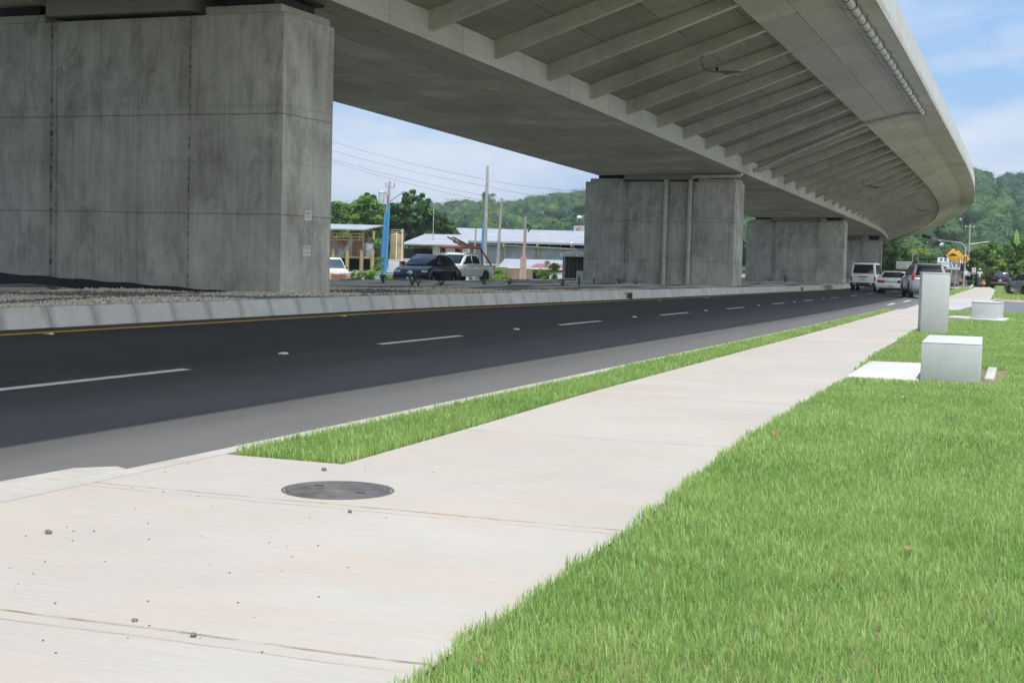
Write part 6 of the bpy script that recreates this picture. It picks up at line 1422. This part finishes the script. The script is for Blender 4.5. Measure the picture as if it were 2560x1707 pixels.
# yard clutter
def crate(px, py, D, w, h, mt, label, nm='crate', d=None):
    r_, L = BG(nm, label, nm.replace('_', ' '), px, D, ground_z(*at_D(px, 650, D)[:2])); z0 = 0
    zt = L(px, py)[1]; MB().box((0, 0, zt/2), (w, d or w, zt)).build('body', mt, r_, bevel=.03); MB().box((0, 0, zt+.02), (w*1.04, (d or w)*1.04, .06)).build('lid', M['white_sign'], r_)
crate(985, 650, 126, .9, 1, M['white_wall'], 'white box stacked behind the black hatchback', 'crate'); crate(1005, 652, 131, .8, 1, plain('rust_box', (.22, .10, .06), .8), 'rusty brown box in the yard', 'crate'); crate(1022, 648, 134, 1.3, 1, M['white_wall'], 'long white box right of the rusty one', 'crate', 1.0)
crate(1256, 668, 116, .9, 1, plain('green_bin', (.16, .22, .11), .7), 'green bin beside the second concrete pole', 'bin'); crate(1228, 662, 118, 1.2, 1, plain('straw_bale', (.52, .40, .16), .9), 'straw coloured stack behind the pickup truck', 'crate')
crate(1393, 684, 106, 1.1, 1, M['white_sign'], 'heap of white sacks left of the bus shelter', 'sack_pile')

# ------------------------------------------------------------------ hills and forest
RP = np.array([[300, 545], [700, 540], [1000, 520], [1105, 516], [1125, 512], [1170, 507], [1215, 503], [1260, 511], [1300, 508], [1345, 502], [1400, 492], [1445, 483], [1475, 479], [1600, 470], [1900, 468], [2150, 455], [2300, 430], [2435, 421], [2500, 432], [2560, 449], [2700, 475], [2900, 520], [3200, 570]], float)
def ridge(px): return float(np.interp(px, RP[:, 0], RP[:, 1]))
def dr(px): return float(np.interp(px, [300, 1480, 2100, 3200], [900, 900, 760, 760]))
D0H = 330
def hill_z(px, D):
    Dr = dr(px); zr = CAMZ+(hor(px)-ridge(px))*Dr/F-7.0; t = (D-D0H)/(Dr-D0H)
    if t <= 0: return -1.0
    if t <= 1: z = zr*(.75*t**1.15+.25*smooth01(t))
    else: z = zr*(1-.9*smooth01((t-1)/.9))
    return -1.0*(1-min(1, t*4))+z*(1+.05*math.sin(px*.021+D*.013))
pxs = np.linspace(250, 3250, 151); Ds = np.array(list(np.linspace(D0H-25, 960, 40))+[1050, 1200, 1400, 1700])
V = []
for D in Ds:
    for x in pxs:
        q = at_D(x, hor(x), D); V.append((q[0], q[1], hill_z(x, D)))
nx = len(pxs); Fq = np.array([(j*nx+i, j*nx+i+1, (j+1)*nx+i+1, (j+1)*nx+i) for j in range(len(Ds)-1) for i in range(nx-1)])
tag(np_mesh('hills', np.array(V), Fq, plain('hillside', (.09, .13, .04), .95, var=.35, scale=.02), smooth=True), kind='structure')
def hill_hit(px, py):
    for D in np.linspace(D0H+10, dr(px), 300):
        if CAMZ+(hor(px)-py)*D/F <= hill_z(px, D): return D
    return dr(px)
terr = plain('terracotta_roof', (.42, .15, .09), .8); whr = plain('white_roof', (.62, .63, .64), .5); hw = plain('house_wall', (.55, .56, .55), .8)
HOUSES = ((2477, 467, 7, terr, 'house with a small red roof high on the right hill'), (2480, 497, 8, terr, 'house with a long terracotta roof on the right hill'), (2529, 510, 6, whr, 'white roofed house at the right on the hill'), (2401, 560, 6, whr, 'white house low on the right hill beside the deck'), (2331, 580, 8, hw, 'pale house under the end of the overpass deck'), (2533, 573, 7, terr, 'white house with a red roof above the thicket'),
                          (2540, 603, 8, whr, 'long white roof just above the thicket'), (2232, 609, 9, whr, 'grey house with a white roof beside the far end of the overpass'), (2352, 622, 6, whr, 'white roof behind the nearest yellow sign'), (1297, 569, 10, hw, 'grey house with dark windows at the foot of the left hill'), (1283, 551, 9, whr, 'long white roof on the left hill behind the pink pole'), (1452, 551, 14, whr, 'white buildings on the bare slope left of the second pier'))
HD = [(h[0], h[2], hill_hit(h[0], h[1])) for h in HOUSES]
def near_house(x, D): return any(abs(x-hx)*D/F < hw_*hd/F*.95+1.5 and hd-125 < D < hd+9 for hx, hw_, hd in HD)
Cs = []; Rs = []
def scatter(x0, x1, n, rmin, rmax, skip=None):
    k_ = 0
    while k_ < n:
        x = RNG.uniform(x0, x1); D = math.sqrt(RNG.uniform(D0H**2, (dr(x)*1.02)**2))
        if (skip and skip(x, D)) or near_house(x, D): k_ += 1; continue
        r = RNG.uniform(rmin, rmax)*(.8+.5*RNG.random()); q = at_D(x, hor(x), D); Cs.append((q[0], q[1], hill_z(x, D)+r*1.0)); Rs.append(r); k_ += 1
clear = lambda x, D: 1255 < x < 1480 and 470 < D < 640 and RNG.random() < .93-.5*abs(math.sin(x*.07+D*.02))
scatter(940, 1500, 2000, 1.8, 4.9, clear); scatter(2120, 2640, 2300, 1.7, 4.7); scatter(300, 940, 450, 3, 6); scatter(1500, 2120, 450, 3, 6); scatter(2640, 3100, 350, 3, 6)
Cs = np.array(Cs); Rs = np.array(Rs)
CRND = RNG.uniform(0, 1, len(Cs)); v, f, a = leaf_cloud(Cs, Rs, 150, .40, .9, .25); a = .3*a+.7*np.repeat(CRND, 600)
bm = bmesh.new(); bmesh.ops.create_icosphere(bm, subdivisions=2, radius=1.0); IV = np.array([q.co[:] for q in bm.verts]); IF = np.array([[q.index for q in t.verts] for t in bm.faces]); bm.free()
nC = len(Cs); nv = len(IV); jit = 1+.22*np.sin(IV[None, :, 0]*3.1+RNG.uniform(0, 6, (nC, 1)))*np.sin(IV[None, :, 1]*3.7+RNG.uniform(0, 6, (nC, 1)))+.14*np.sin(IV[None, :, 2]*6+RNG.uniform(0, 6, (nC, 1)))+RNG.normal(0, .05, (nC, nv))
cv_ = Cs[:, None, :]+IV[None]*(Rs[:, None]*.74*jit)[:, :, None]*np.array([1, 1, .85]); cf = (np.arange(nC)[:, None, None]*nv+IF[None]).reshape(-1, 3)
f = np.concatenate([f[:, [0, 1, 2]], f[:, [0, 2, 3]], cf+len(v)]); v = np.vstack([v, cv_.reshape(-1, 3)]); a = np.concatenate([a, np.repeat(CRND*.5, nv)])
tag(np_mesh('forest', v, f, M['forest'], {'rnd': a}), 'dense green forest covering the hills beyond the road', 'forest', kind='stuff')
for (px, py, w, mt, lab) in HOUSES:
    D = hill_hit(px, py)-8; r_, L = BG('hillside_house', lab, 'house', px, D, CAMZ+(hor(px)-py)*D/F-2.2, 'houses scattered on the hills'); ww = w*D/F*1.6
    MB().box((0, 2.2, -.4), (ww, 4.2, 7.4)).build('wall', hw, r_); MB().hexa([(-ww*.58, -.3, 3.2), (ww*.58, -.3, 3.2), (ww*.58, 4.8, 3.2), (-ww*.58, 4.8, 3.2)], [(-ww*.5, 1.6, 4.3), (ww*.5, 1.6, 4.3), (ww*.5, 2.8, 4.3), (-ww*.5, 2.8, 4.3)]).build('roof', mt, r_)
    for t in (-.25, .22): MB().box((ww*t, .09, 2.0), (ww*.16, .06, 1.2)).build('window', M['dark_in'], r_)
# bare pale trees on the hills
M['dead'] = plain('bare_branches', (.30, .28, .26), .9)
for (px, py, h, lab) in ((1425, 535, 9, 'leafless grey tree on the left hill near the second pier'), (1257, 503, 7, 'thin leafless tree on the ridge right of the second pole'), (2484, 545, 11, 'pale leafless tree in the middle of the right hill'), (2540, 545, 10, 'grey leafless tree at the right on the hill')):
    D = hill_hit(px, py+6)-16; p = at_D(px, hor(px), D); z = hill_z(px, D); r_ = root('bare_tree', lab, 'tree', (p[0], p[1], z), 0, 'leafless trees on the hills'); zt = CAMZ+(hor(px)-py)*D/F-z+3
    MB().tube([(0, 0, 0), (.2, 0, zt*.55)], [.3, .22], 6).build('trunk', M['dead'], r_)
    br = MB()
    for i in range(34):
        a = rn.uniform(0, 6.28); el = rn.uniform(.5, 1.4); l_ = h*rn.uniform(.3, .6); s0 = zt*rn.uniform(.4, .55)
        d = Vector((math.cos(a)*math.cos(el), math.sin(a)*math.cos(el), math.sin(el))); q = Vector((.2, 0, s0)); br.tube([q, q+d*l_*.5, q+d*l_+Vector((0, 0, .3))], [.12, .08, .04], 4)
    br.build('branches', M['dead'], r_)
# the lone tall tree on the left ridge
D = 880; p = at_D(1218, hor(1218), D); z = hill_z(1218, D)
cl_ = [(rn.uniform(-4, 4), rn.uniform(-3, 3), 9+rn.uniform(-2, 4), rn.uniform(1.6, 2.8)) for _ in range(12)]
tree('ridge_tree', 'tall tree standing above the left ridge behind the tallest pole', (p[0], p[1], z), cl_, 90, .6, M['leaf_b'], 8, .4)

# ------------------------------------------------------------------ air
hz = bpy.data.materials.new('air'); hz.use_nodes = True; ht = hz.node_tree; ht.nodes.remove(ht.nodes['Principled BSDF'])
pv = ht.nodes.new('ShaderNodeVolumePrincipled'); pv.inputs['Color'].default_value = (.80, .89, 1.0, 1); pv.inputs['Density'].default_value = HAZE; pv.inputs['Anisotropy'].default_value = .2
ht.links.new(pv.outputs[0], ht.nodes['Material Output'].inputs['Volume'])
tag(MB().box((0, 600, 46), (6000, 5000, 94+20)).build('haze', hz), 'thin pale blue air fading the far hills', 'haze', kind='stuff')
